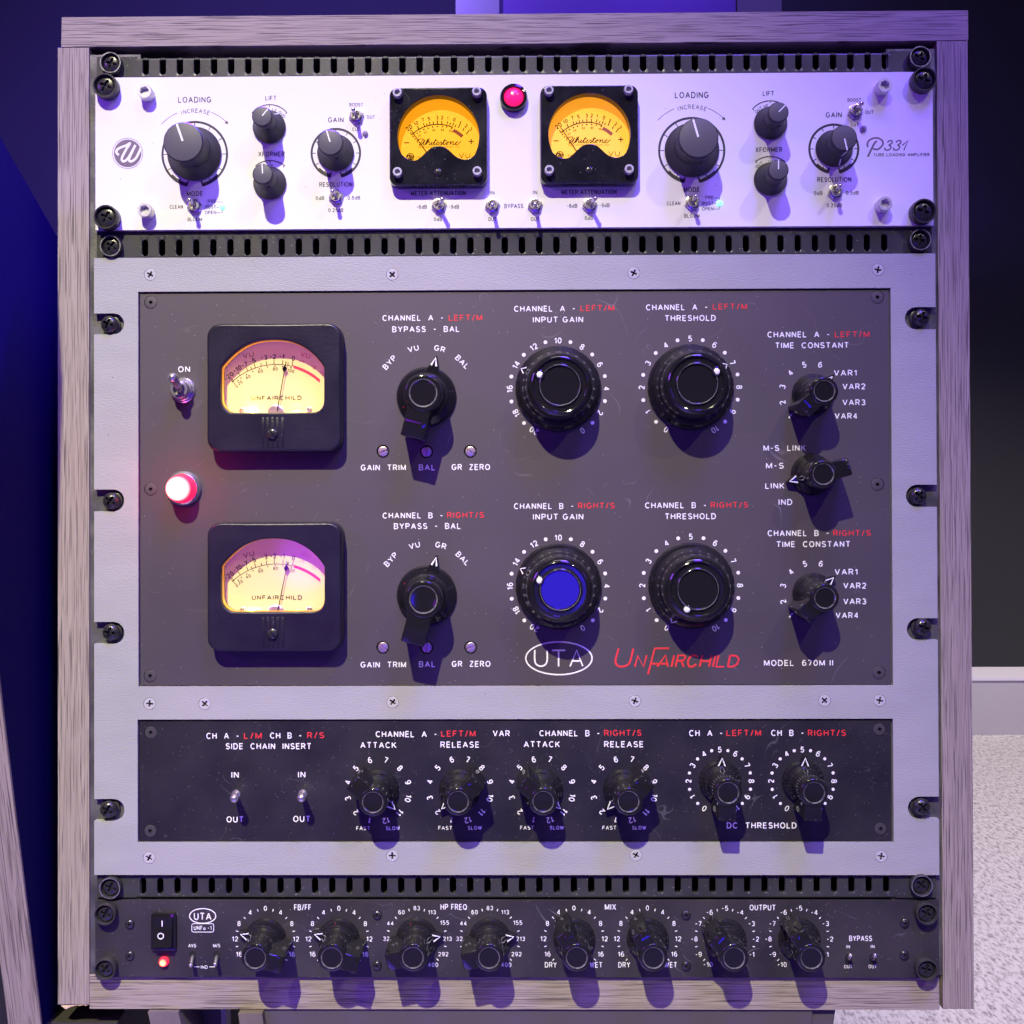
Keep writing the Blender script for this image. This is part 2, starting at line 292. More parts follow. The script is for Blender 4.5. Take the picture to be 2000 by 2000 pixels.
class MB:
    """collects geometry in (u, v, w) millimetres; build() links it as ONE mesh object"""
    def __init__(self): self.v = []; self.f = []; self.m = []
    def add(self, verts, faces, m=0):
        o = len(self.v); self.v += verts; self.f += [tuple(o + i for i in f) for f in faces]; self.m += [m] * len(faces)
    def box(self, u0, u1, v0, v1, w0, w1, m=0):
        self.add([(u, v, w) for u in (u0, u1) for v in (v0, v1) for w in (w0, w1)],
                 [(0, 1, 3, 2), (4, 6, 7, 5), (0, 4, 5, 1), (2, 3, 7, 6), (0, 2, 6, 4), (1, 5, 7, 3)], m)
    def loft(self, loops, m=0, cap0=True, cap1=True, closed=True):
        n = len(loops[0]); vs = [p for l in loops for p in l]; fs = []
        for k in range(len(loops) - 1):
            for i in range(n if closed else n - 1):
                j = (i + 1) % n; fs.append((k * n + i, k * n + j, (k + 1) * n + j, (k + 1) * n + i))
        if cap0: fs.append(tuple(range(n)))
        if cap1: fs.append(tuple((len(loops) - 1) * n + i for i in range(n)))
        self.add(vs, fs, m)
    def lathe(self, prof, seg=48, u=0, v=0, m=0, teeth=None, cap0=True, cap1=True):
        loops = []
        for r, w in prof:
            l = []
            for i in range(seg):
                rr = r
                if teeth and teeth[0] <= w <= teeth[1]: rr = r + (teeth[2] if i % 2 else -teeth[2])
                a = 2 * math.pi * i / seg; l.append((u + rr * math.sin(a), v - rr * math.cos(a), w))
            loops.append(l)
        self.loft(loops, m, cap0, cap1)
    def prism(self, pts, w0, w1, ch=0.0, m=0):
        cu = sum(p[0] for p in pts) / len(pts); cv = sum(p[1] for p in pts) / len(pts)
        def ins(d):
            o = []
            for p in pts:
                r = math.hypot(p[0] - cu, p[1] - cv) or 1; o.append((cu + (p[0] - cu) * (1 - d / r), cv + (p[1] - cv) * (1 - d / r)))
            return o
        ls = [[(*p, w0) for p in pts], [(*p, w1 - ch) for p in pts]]
        if ch: ls += [[(*p, w1 - 0.3 * ch) for p in ins(0.3 * ch)], [(*p, w1) for p in ins(ch)]]
        self.loft(ls, m)
    def tube(self, p0, p1, r0, r1, seg=14, m=0, ball=None):
        a, b = Vector(p0), Vector(p1); d = (b - a).normalized(); x = d.orthogonal().normalized(); y = d.cross(x)
        prof = [(r0, 0.0), (r1, (b - a).length)]
        if ball:
            L = (b - a).length; prof = [(r0, 0), (r0 * 1.25, L * 0.12), (r1, L - ball * 1.6)] + [(max(0.01, ball * math.cos(t)), L - ball + ball * math.sin(t) + 0.0) for t in [math.radians(q) for q in (-55, -30, 0, 30, 55, 75, 89)]]
        self.loft([[tuple(a + d * h + (x * math.cos(2 * math.pi * i / seg) + y * math.sin(2 * math.pi * i / seg)) * r) for i in range(seg)] for r, h in prof], m)
    def plate(self, outer, holes, w0, w1, m=0):
        vs, fs = curve_mesh([outer] + holes, extrude=(w1 - w0) / 2)
        self.add([(x, -y, z + (w0 + w1) / 2) for x, y, z in vs], fs, m)
    def flat(self, loops, w, m=0):
        vs, fs = curve_mesh(loops); self.add([(x, -y, w) for x, y, z in vs], fs, m)
    def text(self, s, at, wd=None, h=None, rot=0.0, w=0.08, bold=0.0, m=0, slant=0.0):
        """engraved lettering: h is the height over all, wd the width over all"""
        wt = 0.195 if bold > 0.012 else (0.17 if bold > 0.001 else 0.13)
        if h is None: h = 3.0
        ch = h / (1 + wt); sw = wt * ch; x = 0.0; st = []; gap = 0.22 + wt
        for ch_ in s:
            gw, ss = GLYPH[ch_]
            st += [[(x + p[0] + slant * p[1], p[1]) for p in q] for q in ss]; x += gw + gap
        x0 = min(p[0] for q in st for p in q); x1 = max(p[0] for q in st for p in q)
        sx = (wd - sw) / (x1 - x0) if (wd and x1 > x0) else ch
        c, sn = math.cos(math.radians(rot)), math.sin(math.radians(rot))
        st2 = []
        for q in st:                                                       # sharp corners: butt two strokes instead of a mitre
            cur = [q[0]]
            for i in range(1, len(q)):
                cur.append(q[i])
                if i < len(q) - 1:
                    ax, ay, bx, by = q[i][0] - q[i - 1][0], q[i][1] - q[i - 1][1], q[i + 1][0] - q[i][0], q[i + 1][1] - q[i][1]
                    if (ax * bx + ay * by) < -0.25 * math.hypot(ax, ay) * math.hypot(bx, by): st2.append(cur); cur = [q[i]]
            st2.append(cur)
        st = st2
        for k, q in enumerate(st):
            cl = len(q) > 9 and abs(q[0][0] - q[-1][0]) + abs(q[0][1] - q[-1][1]) < 1e-6
            pts = [((p[0] - (x0 + x1) / 2) * sx, -(p[1] - 0.5) * ch) for p in (q[:-1] if cl else q)]
            vs, fs = ribbon(pts, sw / 2, cl)
            self.add([(at[0] + a * c - b * sn, at[1] + a * sn + b * c, w + 0.005 * k) for a, b in vs], fs, m)
    def stroke(self, pts, width, w=0.0, m=0, closed=False, flat=0.12):
        vs, fs = curve_mesh([pts], bevel=width / 2, fill=False, closed=closed)
        self.add([(x, -y, w + z * flat) for x, y, z in vs], fs, m)
    def disc(self, u, v, r, w, m=0, n=20):
        self.add([(*p, w) for p in circle(u, v, r, n)], [tuple(range(n))], m)
    def ring(self, u, v, r0, r1, a0, a1, w, m=0, n=48):
        full = abs(a1 - a0) >= 360
        a = arc(u, v, r0, a0, a1, n); b = arc(u, v, r1, a0, a1, n)
        self.add([(*p, w) for p in a] + [(*p, w) for p in b], [(i, i + 1, n + 2 + i, n + 1 + i) for i in range(n)], m)
    def head(self, R, h, w0, kind, rot=0, m=0, mh=None, seg=64, deep=0.9, flatr=0.0, u=0, v=0, dark=None):
        """a screw head: dome of radius R and height h with a real recess"""
        rings = [0.0, .08, .14, .2, .25, .3, .34, .38, .42, .46, .5, .54, .58, .63, .7, .78, .86, .93, .98, 1.0]
        def rec(x, y):
            a = math.radians(rot); x, y = x * math.cos(a) + y * math.sin(a), -x * math.sin(a) + y * math.cos(a)
            d = math.hypot(x, y)
            if kind == 'phillips':
                q = min(abs(x), abs(y)); g = 0.17 - 0.04 * d
                return max(0, min(1, (g - q) / 0.05)) * max(0, min(1, (0.64 - d) / 0.12))
            if kind == 'slot': return max(0, min(1, (0.13 - abs(x)) / 0.03))
            if kind == 'hex':
                s = max(abs(x * math.cos(t) + y * math.sin(t)) for t in (0, math.pi / 3, 2 * math.pi / 3)); return max(0, min(1, (0.60 - s) / 0.05))
            if kind == 'pin': return max(0, min(1, (0.30 - d) / 0.05))
            return 0
        vs = [(u, v, w0 + h - deep * rec(0, 0))]; fs = []
        for k, q in enumerate(rings[1:]):
            for i in range(seg):
                a = 2 * math.pi * i / seg; x, y = q * math.sin(a), -q * math.cos(a)
                z = h * math.sqrt(max(0.0, 1 - max(0, (q - flatr) / (1 - flatr)) ** 2.4)) if flatr < 1 else h
                vs.append((u + x * R, v + y * R, w0 + z - deep * rec(x, y)))
        for i in range(seg): fs.append((0, 1 + i, 1 + (i + 1) % seg))
        for k in range(len(rings) - 2):
            b0 = 1 + k * seg; b1 = b0 + seg
            for i in range(seg): fs.append((b0 + i, b1 + i, b1 + (i + 1) % seg, b0 + (i + 1) % seg))
        o = len(self.v); self.add(vs, fs, m)
        if dark is not None:                                               # faces down in the recess take the darker material
            k0 = len(self.m) - len(fs)
            for i, f in enumerate(fs):
                x = sum(vs[j][0] - u for j in f) / len(f) / R; y = sum(vs[j][1] - v for j in f) / len(f) / R
                if rec(x, y) > 0.45: self.m[k0 + i] = dark
    def mesh(self, name, mats, smooth=35, recalc=True):
        me = bpy.data.meshes.new(name)
        me.from_pydata([(u / 1000, -w / 1000, -v / 1000) for u, v, w in self.v], [], self.f)
        for x in mats: me.materials.append(x)
        me.polygons.foreach_set('material_index', self.m)
        bm = bmesh.new(); bm.from_mesh(me)
        if recalc: bmesh.ops.recalc_face_normals(bm, faces=bm.faces)
        bm.to_mesh(me); bm.free()
        if smooth:
            me.polygons.foreach_set('use_smooth', [True] * len(me.polygons))
            me.set_sharp_from_angle(angle=math.radians(smooth))
        me.update(); return me

class Ink:
    """printing on a panel: every word and every dial scale becomes a piece of its own"""
    def __init__(self): self.items = []
    def group(self, name='dial_scale'):
        b = MB(); self.items.append((name, b)); return b
    def text(self, s, at, *a, **k): self.group('lettering').text(s, at, *a, **k)
    def flush(self, mats, parent):
        for n, b in self.items:
            if b.v: sheet(n, b, mats, parent)
ORIGIN = {}
def put(name, data, parent=None, at=(0, 0, 0), rot=0.0):
    """link an object with its base at `at` (u, v, w); children keep true positions under their parent"""
    o = bpy.data.objects.new(name, data); COL.objects.link(o)
    w = W(*at); ORIGIN[o.name] = w; o.rotation_euler = (0, math.radians(rot), 0)
    if parent is not None:
        o.parent = parent; pr = parent.rotation_euler.to_matrix().to_4x4(); pr.translation = ORIGIN[parent.name]
        o.matrix_parent_inverse = Matrix.Identity(4)
        o.location = pr.inverted() @ w
        o.rotation_euler = (0, math.radians(rot) - parent.rotation_euler.y, 0)
    else:
        o.location = w
    return o
def part(name, mb, mats, parent, at=(0, 0, 0), rot=0.0, smooth=35):
    """mb is written in coordinates relative to `at`"""
    return put(name, mb.mesh(name, mats if isinstance(mats, (list, tuple)) else [mats], smooth), parent, at, rot)
def sheet(name, mb, mats, parent, smooth=0):
    """mb is written in stack coordinates; the object's origin goes to the parent's origin"""
    return put(name, mb.mesh(name, mats if isinstance(mats, (list, tuple)) else [mats], smooth), parent, (0, 0, 0))
def thing(name, label, cat, at=(0, 0, 0), group=None):
    o = put(name, None, None, at); o['label'] = label; o['category'] = cat
    if group: o['group'] = group
    return o
def structure(o): o['kind'] = 'structure'; return o

# shared meshes, made once per kind
SH = {}
def shared(key, fn):
    if key not in SH: SH[key] = fn()
    return SH[key]
def cup_screw(parent, at, R=6.9, h=5.0, rot=20, base=0.0, name='mounting_screw', dull=False):
    k = ('cup', R, h, dull)
    def mk():
        a = MB(); a.head(R * 0.80, 1.5, h - 2.6, 'phillips', deep=1.5, dark=1); a.lathe([(R * .8, h - 3.2), (R * .8, h - 2.6)], 40, cap0=False, cap1=False)
        b = MB(); b.lathe([(R * 0.96, 0), (R, 0.4), (R, h - 0.5), (R * .97, h)], 48, cap1=False); b.lathe([(R * .97, h), (R * .88, h)], 48, m=1 if dull else 0, cap0=False, cap1=False); b.lathe([(R * .88, h), (R * .85, h - 0.5), (R * .82, h - 3.4), (0.3, h - 3.5)], 48, cap0=False)
        return a.mesh('screw_head', [M['screwblk'], M['hole']]), b.mesh('cup_washer', [M['cup'], M['wornrim']])
    hd, cw = shared(k, mk)
    s = put(name, hd, parent, (at[0], at[1], base), rot); put('cup_washer', cw, s, (at[0], at[1], base), rot); return s
def pan_screw(parent, at, base=-2.5, rot=20, R=5.5, off=(3.2, 1.6)):
    def mk():
        a = MB(); a.head(R, 3.2, 4.2, 'phillips', deep=1.9, dark=1); a.lathe([(R * .9, 3.3), (R, 3.8), (R, 4.2)], 48, cap1=False)
        b = MB(); b.lathe([(R * 1.0, 0), (R * 1.12, 0.3), (R * 1.12, 1.6), (R, 2.0), (R * .75, 2.1), (R * .75, 3.4)], 40)
        return a.mesh('screw_head', [M['screwblk'], M['hole']]), b.mesh('washer', [M['cup']])
    hd, ws = shared(('pan', R), mk)
    s = put('mounting_screw', hd, parent, (at[0], at[1], base), rot); put('washer', ws, s, (at[0], at[1], base)); return s
def flat_screw(parent, at, kind, R, mkey, base=0.0, rot=0):
    def mk():
        a = MB()
        if kind == 'phillips': a.head(R, 0.10, -0.16, 'phillips', deep=1.3, flatr=0.5, dark=1)
        else: a.head(R, 0.20, -0.25, 'pin', deep=1.2, dark=1)
        b = MB(); b.lathe([(R, -0.3), (R * 1.08, -1.5), (0.02, -1.55)], 32, cap0=False)
        return a.mesh('screw_head', [M[mkey], M['hole']]), b.mesh('countersink', [M['hole']], 0)
    hd, rg = shared(('flat', kind, R, mkey), mk)
    s = put('panel_screw', hd, parent, (at[0], at[1], base), rot); put('countersink', rg, s, (at[0], at[1], base), rot); return s

# ================================================================== SETTING: hall floor, wall, backdrop
fl = MB(); fl.add([(-4000, FLOOR_V, 3500), (4000, FLOOR_V, 3500), (4000, FLOOR_V, -4200), (-4000, FLOOR_V, -4200)], [(0, 1, 2, 3)])
def carpet():
    m = bpy.data.materials.new('speckled_carpet'); m.use_nodes = True; nt = m.node_tree; n = nt.nodes; L = nt.links; b = n['Principled BSDF']
    tc = n.new('ShaderNodeTexCoord')
    def noise(sc, det): 
        t = n.new('ShaderNodeTexNoise'); t.inputs['Scale'].default_value = sc; t.inputs['Detail'].default_value = det; L.new(cm.outputs[0], t.inputs['Vector']); return t
    cm = n.new('ShaderNodeMapping'); cm.inputs['Scale'].default_value = (1, 0.35, 1); L.new(tc.outputs['Object'], cm.inputs[0])
    a = noise(165, 4); c = noise(420, 3)
    r = n.new('ShaderNodeValToRGB'); e = r.color_ramp.elements
    e[0].position = 0.36; e[0].color = (0.24, 0.22, 0.215, 1); e[1].position = 0.54; e[1].color = (0.62, 0.58, 0.56, 1)
    x = e.new(0.44); x.color = (0.43, 0.40, 0.39, 1)
    k = n.new('ShaderNodeMix'); k.data_type = 'FLOAT'; k.inputs[0].default_value = 0.35; L.new(a.outputs['Fac'], k.inputs[2]); L.new(c.outputs['Fac'], k.inputs[3])
    L.new(k.outputs[0], r.inputs[0]); L.new(r.outputs[0], b.inputs['Base Color']); b.inputs['Roughness'].default_value = 0.95
    u = n.new('ShaderNodeBump'); u.inputs['Strength'].default_value = 0.6; u.inputs['Distance'].default_value = 0.004; L.new(k.outputs[0], u.inputs['Height']); L.new(u.outputs[0], b.inputs['Normal'])
    return m
o = sheet('carpet_floor', fl, carpet(), None); structure(o); o['label'] = 'pale speckled carpet floor behind the rack'
WALL_W = -2710.0; BASE_W = -2522.0
wm = mat('charcoal_wall_paint', (0.020, 0.020, 0.021), 0.85, vary=(2, 0.12), bump=(300, 0.1))
b = MB(); b.box(-4000, 4000, -2600, FLOOR_V, WALL_W - 120, WALL_W)
t = thing('back_wall', 'dark charcoal wall standing behind the whole rack above the pale skirting board', 'wall')
sheet('wall_face', b, wm, t)
b = MB(); b.box(-4000, 4000, FLOOR_V - 152, FLOOR_V, WALL_W + 2, BASE_W)
sk = thing('skirting_board', 'pale grey boxed skirting along the foot of the dark wall', 'skirting board')
sheet('board', b, mat('grey_skirting', (0.50, 0.48, 0.48), 0.6, vary=(3, 0.06)), sk)
b = MB(); b.box(-4000, 4000, FLOOR_V - 160, FLOOR_V - 152.5, WALL_W + 2, BASE_W + 4); sheet('cap_board', b, mat('white_skirting_cap', (0.80, 0.76, 0.80), 0.5), sk)

# ---- framed display board standing behind the rack (only its lower middle shows above the rack)
BW = -900.0
lu, ru = (-74.32,-403.00)[0], (367.21,-399.58)[0]; li, ri = (-14.40,-402.53)[0], (312.51,-400.01)[0]
t = thing('display_board', 'pale lavender framed board glowing blue behind the top of the rack', 'display board', (0, FLOOR_V, BW))
lav = mat('lavender_board', (0.115, 0.135, 0.062), 0.5, vary=(4, 0.05)); deepb = mat('blue_board_panel', (0.05, 0.025, 0.07), 0.35, vary=(3, 0.15))
b = MB(); b.loft([[(lu, FLOOR_V, w), (ru - 12, FLOOR_V, w), (ru + 10, -700, w), (lu, -700, w)] for w in (BW - 40, BW - 10)], 0); sheet('back_board', b, lav, t)
b = MB(); b.box(lu, li, -700, FLOOR_V, BW - 10, BW); b.loft([[(ri, FLOOR_V, w), (ru - 12, FLOOR_V, w), (ru + 10, -700, w), (ri, -700, w)] for w in (BW - 10, BW)]); sheet('frame', b, lav, t)
b = MB(); b.box(li, ri, -690, FLOOR_V - 10, BW - 10, BW - 7); sheet('panel', b, deepb, t)

# ---- neighbouring rack leaning in from the left
nb = thing('neighbour_rack', 'navy sided neighbouring rack with a slanted oak front edge, left of the main rack', 'rack', (-290, 563, 0))
NU = -272.0
prof = [(0, 563), (45, 391), (128, 60), (100, 40), (45, 70), (-32, 107), (-260, 215), (-330, 330), (-330, 563)]
b = MB(); b.loft([[(u, v, w) for w, v in prof] for u in (NU - 18, NU)])
sheet('side_panel', b, mat('navy_laminate', (0.003, 0.001, 0.06), 0.8, spec=0.08, vary=(8, 0.08)), nb)
b = MB(); fe = [(0.0, 563), (45, 391), (128, 60)]
b.loft([[(NU - 18.5, v, w - 1), (NU + 0.3, v, w - 1), (NU + 0.3, v, w + 0.8), (NU - 18.5, v, w + 0.8)] for w, v in fe]); sheet('edge_band', b, M['woodv'], nb)
b = MB(); b.loft([[(NU - 18.5 - 420, v, w), (NU - 18.5, v, w), (NU - 18.5, v, w - 20), (NU - 18.5 - 420, v, w - 20)] for w, v in fe]); sheet('front_panel', b, M['inner'], nb)

# ---- low stand that carries the racks
st = thing('rack_stand', 'mauve grey stand with slanted legs underneath the oak rack', 'stand', (0, FLOOR_V, -80))
mv = mat('mauve_grey_laminate', (0.085, 0.072, 0.080), 0.5, vary=(5, 0.06)); dk = mat('dark_olive_board', (0.035, 0.031, 0.026), 0.6, vary=(6, 0.1))
lm = mat('mauve_oak_leg', (0.16, 0.13, 0.13), 0.55, vary=(40, 0.25), stretch=(1, 1, 0.1))
SW = -4.0
def slab(name, top, bot, w0, w1, m, v0=553.0, v1=FLOOR_V):
    k = (v1 - v0) / ((-2.01,561.47)[1] - (-1.98,552.96)[1])
    (a0, a1), (c0, c1) = top, bot
    b = MB(); b.loft([[(x0, v0, w), (x1, v0, w), (x1 + (y1 - x1) * 1.0, v1, w), (x0 + (y0 - x0) * 1.0, v1, w)] for (x0, x1), (y0, y1), w in ((top, bot, w0), (top, bot, w1))]); sheet(name, b, m, st)
ux = lambda q: q
slab('front_board', ((-147.21,553.16)[0], (170.43,552.72)[0]), ((-147.21,553.16)[0] + 30, (170.43,552.72)[0] - 45), SW - 20, SW, mv)
slab('leg', ((171.02,552.72)[0], (184.20,552.70)[0]), ((171.02,552.72)[0] - 45, (184.20,552.70)[0] - 60), SW - 40, SW - 2, mv)
slab('leg', ((-210.89,553.25)[0], (-193.40,553.22)[0]), ((-210.89,553.25)[0] + 95, (-193.40,553.22)[0] + 95), SW - 30, SW + 4, lm)
slab('leg', ((-158.46,553.18)[0], (-144.84,553.16)[0]), ((-158.46,553.18)[0] + 60, (-144.84,553.16)[0] + 60), SW - 34, SW + 6, lm)
slab('side_board', ((-196.96,553.23)[0], (-178.00,553.20)[0]), ((-196.96,553.23)[0] + 30, (-178.00,553.20)[0] + 10), SW - 40, SW - 32, mv)
slab('edge_trim', ((-178.00,553.20)[0], (-174.74,553.20)[0]), ((-178.00,553.20)[0] + 10, (-174.74,553.20)[0] + 10), SW - 40, SW - 30, M['grey'])
b = MB(); b.box(-226, 200, 552.2, 560, -330, SW - 42); sheet('top_board', b, dk, st)
pl = thing('plinth', 'dark olive plinth under the slanted neighbouring rack', 'plinth', (-420, FLOOR_V, -150))
b = MB(); b.loft([[(-720, v, -10), (x, v, -10), (x, v, -330), (-720, v, -330)] for v, x in ((563.6, -232), (FLOOR_V, -200))]); sheet('body', b, dk, pl)

# ================================================================== RACK CABINET
FW = -2.5
cab = thing('rack_cabinet', 'grey oak laminate rack cabinet holding all the audio units', 'rack cabinet', (0, 552, -150))
ul, ur = (-261.88,266.18)[0], (262.75,267.83)[0]
b = MB(); b.prism([(ul + 0.4, (0.02,-20.98)[1]), (ur, (0.02,-20.98)[1]), (ur, (-0.04,-3.75)[1]), (ul, (-0.04,-3.75)[1])], -350, FW, 0.35)
vt = (-0.04,-3.30)[1]
sheet('top_board', b, M['woodh'], cab)
def side(name, u0, u1, v0, v1):
    b = MB(); b.prism([(u0, v0), (u1, v0), (u1, v1), (u0, v1)], -350, FW, 0.35); return sheet(name, b, M['woodv'], cab)
vb = (-149.24,550.12)[1]
side('side_board', (-263.66,266.18)[0], (-245.53,266.23)[0], vt, vb)
side('side_board', (244.49,267.77)[0], (262.16,267.83)[0], vt, (203.04,551.98)[1])
b = MB(); b.prism([((-245.47,546.43)[0], 533.2), ((242.47,545.81)[0], 533.2), ((242.47,545.81)[0], (-1.98,552.41)[1]), ((-245.47,546.43)[0], (-1.98,552.41)[1])], -350, FW, 0.35)
sheet('bottom_board', b, M['woodh'], cab)
# chipped laminate corner at the foot of the left side board
b = MB(); cu0 = (-262.80,549.39)[0]; cu1 = (-245.92,549.37)[0]
zz = [0, 1.6, 3.0, 2.3, 1.4, 0.9, 0.5, 0.9, 0.4, 0.8, 0]
b.loft([[(cu0 + (cu1 - cu0) * i / 10, vb + 0.02 + (zz[i] * 0.9 if k else 0), FW - 0.4 - 8 * (0 if k else 1)) for i in range(11)] + [(cu0 + (cu1 - cu0) * i / 10, vb + 0.01, FW - 1.2 - 8 * (0 if k else 1)) for i in range(10, -1, -1)] for k in (0, 1)])
sheet('chipped_edge', b, M['chip'], cab)
b = MB(); b.box((-248.74,266.16)[0], (247.74,267.72)[0], -8, 545, -352, -346); sheet('back_panel', b, M['inner'], cab)
for s in (-1, 1):
    b = MB(); x0, x1 = ((-245.91,266.27)[0], -216.0) if s < 0 else (216.0, (244.83,267.81)[0])
    holes = []
    for k in range(12):
        for dv in (6.35, 22.2, 38.1):
            pass
    b.box(x0, x1, 0.5, 533.0, -5.5, -4.0); b.box(x0 if s < 0 else x1 - 2, x0 + 2 if s < 0 else x1, 0.5, 533.0, -40, -5.5)
    sheet('rack_rail', b, M['rail'], cab)

def ray_r(poly, c, a):
    dx, dy = math.sin(a), -math.cos(a); best = 0
    for i in range(len(poly)):
        p, q = poly[i], poly[(i + 1) % len(poly)]
        ax, ay = p[0] - c[0], p[1] - c[1]; ex, ey = q[0] - p[0], q[1] - p[1]
        den = dx * ey - dy * ex
        if abs(den) < 1e-9: continue
        t = (ax * ey - ay * ex) / den; s = (ax * dy - ay * dx) / den
        if t > 0 and -1e-6 <= s <= 1 + 1e-6: best = max(best, t)
    return best
# ================================================================== VENT PANELS
def vent(label, v0, v1, a, z, ends, screws, notch=True):
    t = thing('vent_panel', label, 'vent panel', (0, v1, -3), 'slotted vent panels between the units')
    w = -2.6; n = 44; sl = 1.75; hh = 4.75
    e0, e1 = ends
    b = MB(); vb0, vb1 = v0 + 1.3, v1 - 1.0
    pitch = (z[0] - a[0]) / (n - 1); N = 40; A = [2 * math.pi * (q + .5) / N for q in range(N)]; edge = [e0 + 23] + [a[0] + pitch * (i + .5) for i in range(n - 1)] + [e1 - 23]
    for i in range(n):
        f = i / (n - 1); cu = a[0] + (z[0] - a[0]) * f; cv = a[1] + (z[1] - a[1]) * f
        cell = [(edge[i], vb0), (edge[i + 1], vb0), (edge[i + 1], vb1), (edge[i], vb1)]
        hole = [(cu + sl * math.sin(q), cv - (hh - sl) - sl * math.cos(q)) for q in [math.radians(x) for x in range(-90, 91, 18)]] + [(cu + sl * math.sin(q), cv + (hh - sl) - sl * math.cos(q)) for q in [math.radians(x) for x in range(90, 271, 18)]]
        c = (cu, cv); hl = [(cu + ray_r(hole, c, t) * math.sin(t), cv - ray_r(hole, c, t) * math.cos(t)) for t in A]
        AA = A; ol = [(cu + ray_r(cell, c, t) * math.sin(t), cv - ray_r(cell, c, t) * math.cos(t)) for t in A]
        for p in cell:                                                    # snap the nearest ray to each corner so the cells tile without gaps
            k = min(range(N), key=lambda q: abs((math.atan2(p[0] - cu, cv - p[1]) - A[q] + math.pi) % (2 * math.pi) - math.pi)); ol[k] = p
        lp = lambda l, d, ww: [(x + d * (1 if x > cu else -1), y + d * (1 if y > cv else -1), ww) for x, y in l]
        b.loft([lp(ol, 0, w), lp(hl, 0.22, w), lp(hl, 0.05, w - 0.2), lp(hl, 0, w - 1.4)], 0, False, False)
    for s0, s1 in ((e0, e0 + 23), (e1 - 23, e1)):                         # flat ears, a little taller than the slotted web
        b.box(s0, s1, v0 - 0.6, v1 - 0.2, w - 1.4, w + 0.02)
    def bend(vc, sg):                                                      # the folded long edges
        ls = []
        for x in (e0 + 23, e1 - 23):
            l = []
            for q in (0, 25, 50, 75, 90): l.append((x, vc - sg * 1.3 * math.sin(math.radians(q)), w - 1.3 + 1.3 * math.cos(math.radians(q))))
            l.append((x, vc - sg * 1.3, w - 14)); l.append((x, vc - sg * 0.2, w - 14)); l.append((x, vc, w - 1.5)); ls.append(l)
        b.loft(ls)
    bend(vb0, 1); bend(vb1, -1)
    sheet('slotted_plate', b, M['vent'], t, 40)
    b = MB(); b.box(e0 + 22, e1 - 22, v0 + 0.5, v1 - 0.5, w - 40, w - 38); sheet('dark_backing', b, M['hole'], t)
    for p, r in screws: cup_screw(t, p, 6.2, 4.6, r, w, dull=True)
    return t
vent('uppermost slotted black vent panel under the oak top board', (-0.07,2.85)[1], 14.9, (-212.54,7.94), (214.77,7.76), (-241, 241), (((-231.57,7.18), 15), ((233.57,7.21), 30)))
vent('slotted black vent panel between the white unit and the grey unit', 104.4, 119.3, (-213.08,113.39), (213.77,112.64), (-241, 241), (((-231.62,113.01), 35), ((233.00,112.03), 10)))
vent('lowest slotted black vent panel between the grey unit and the bottom black unit', 475.2, 488.6, (-214.43,482.02), (212.62,480.90), (-241, 241), (((-232.16,481.74), 20), ((231.36,480.18), 40)))

# ================================================================== WHITE TUBE AMPLIFIER
amp = thing('tube_amplifier', 'white two unit amplifier with amber meters and matt black knobs', 'audio unit', (0, 103.4, 0))
ae0, ae1, av0, av1 = -241.0, 241.2, 15.2, (-183.63,103.63)[1]
b = MB(); b.prism([(ae0, av0), (ae1, av0), (ae1, av1), (ae0, av1)], -5.5, 0, 0.4)
face = sheet('faceplate', b, M['white'], amp)
for p, r in (((-233.34,21.82), 25), ((-232.82,97.37), 25), ((234.44,21.48), 20), ((233.61,96.63), 20)): cup_screw(amp, p, 7.0, 6.5, r, 0.0)
def socket_screw(parent, at, R, h, mkey='steel', base=0.0):
    def mk():
        a = MB(); a.lathe([(R, 0), (R, h - 0.5), (R * .93, h - 0.05)], 40, cap1=False)
        a.head(R * .93, 0.0, h - 0.05, 'hex', deep=2.4); return a.mesh('socket_screw', [M[mkey]])
    return put('socket_screw', shared(('sock', R, h, mkey), mk), parent, (at[0], at[1], base), 12)
for p in ((-210.28,25.61), (-210.33,93.52), (211.55,25.10), (211.35,92.47)): socket_screw(amp, p, 4.15, 7.0)

ink = Ink()                                                               # charcoal printing of the faceplate
def arrow_scale(c):
    r = 26.0; g = ink.group('increase_arrow')
    g.stroke(arc(*c, r, -48, -22.5), 0.35, 0.0); g.stroke(arc(*c, r, 21.5, 46), 0.35, 0.0)
    p = pol(*c, r, 48.5); q0 = pol(*c, r + 1.0, 44); q1 = pol(*c, r - 1.0, 44); g.add([(*p, .1), (*q0, .1), (*q1, .1)], [(0, 1, 2)])
    for i, ch in enumerate('INCREASE'):
        a = -18.5 + 37.0 * i / 7 + (0.8 if i == 0 else 0); g.text(ch, pol(*c, 25.2, a), None, 2.5, a)
def gauge_ring(c, R, r_in, tick):
    g = ink.group()
    g.ring(*c, R - 1.25, R, -166, 166, 0.1, n=72)
    for a in range(-150, 151, 30): 
        g.stroke([pol(*c, R - 0.5, a), pol(*c, R - tick, a)], 0.5, 0.0)
    for s in (-1, 1):
        g.stroke([pol(*c, R - 0.4, s * 166), pol(*c, r_in, s * 166)], 0.9, 0.02)
        g.ring(*c, R - 2.1, R - 0.7, s * 132, s * 166, 0.12, n=14)
def mini_scale(c, r, labels, a=42):
    g = ink.group()
    g.ring(*c, r - 0.55, r, -a, a, 0.1, n=28)
    for q in (-a, 0, a): g.stroke([pol(*c, r, q), pol(*c, r - 1.6, q)], 0.45, 0.0)
    for s, q0, dq in labels:
        for i, ch in enumerate(s): g.text(ch, pol(*c, r - 2.9, q0 + (i - (len(s) - 1) / 2) * dq), None, 1.75, q0 + (i - (len(s) - 1) / 2) * dq, bold=0.01)
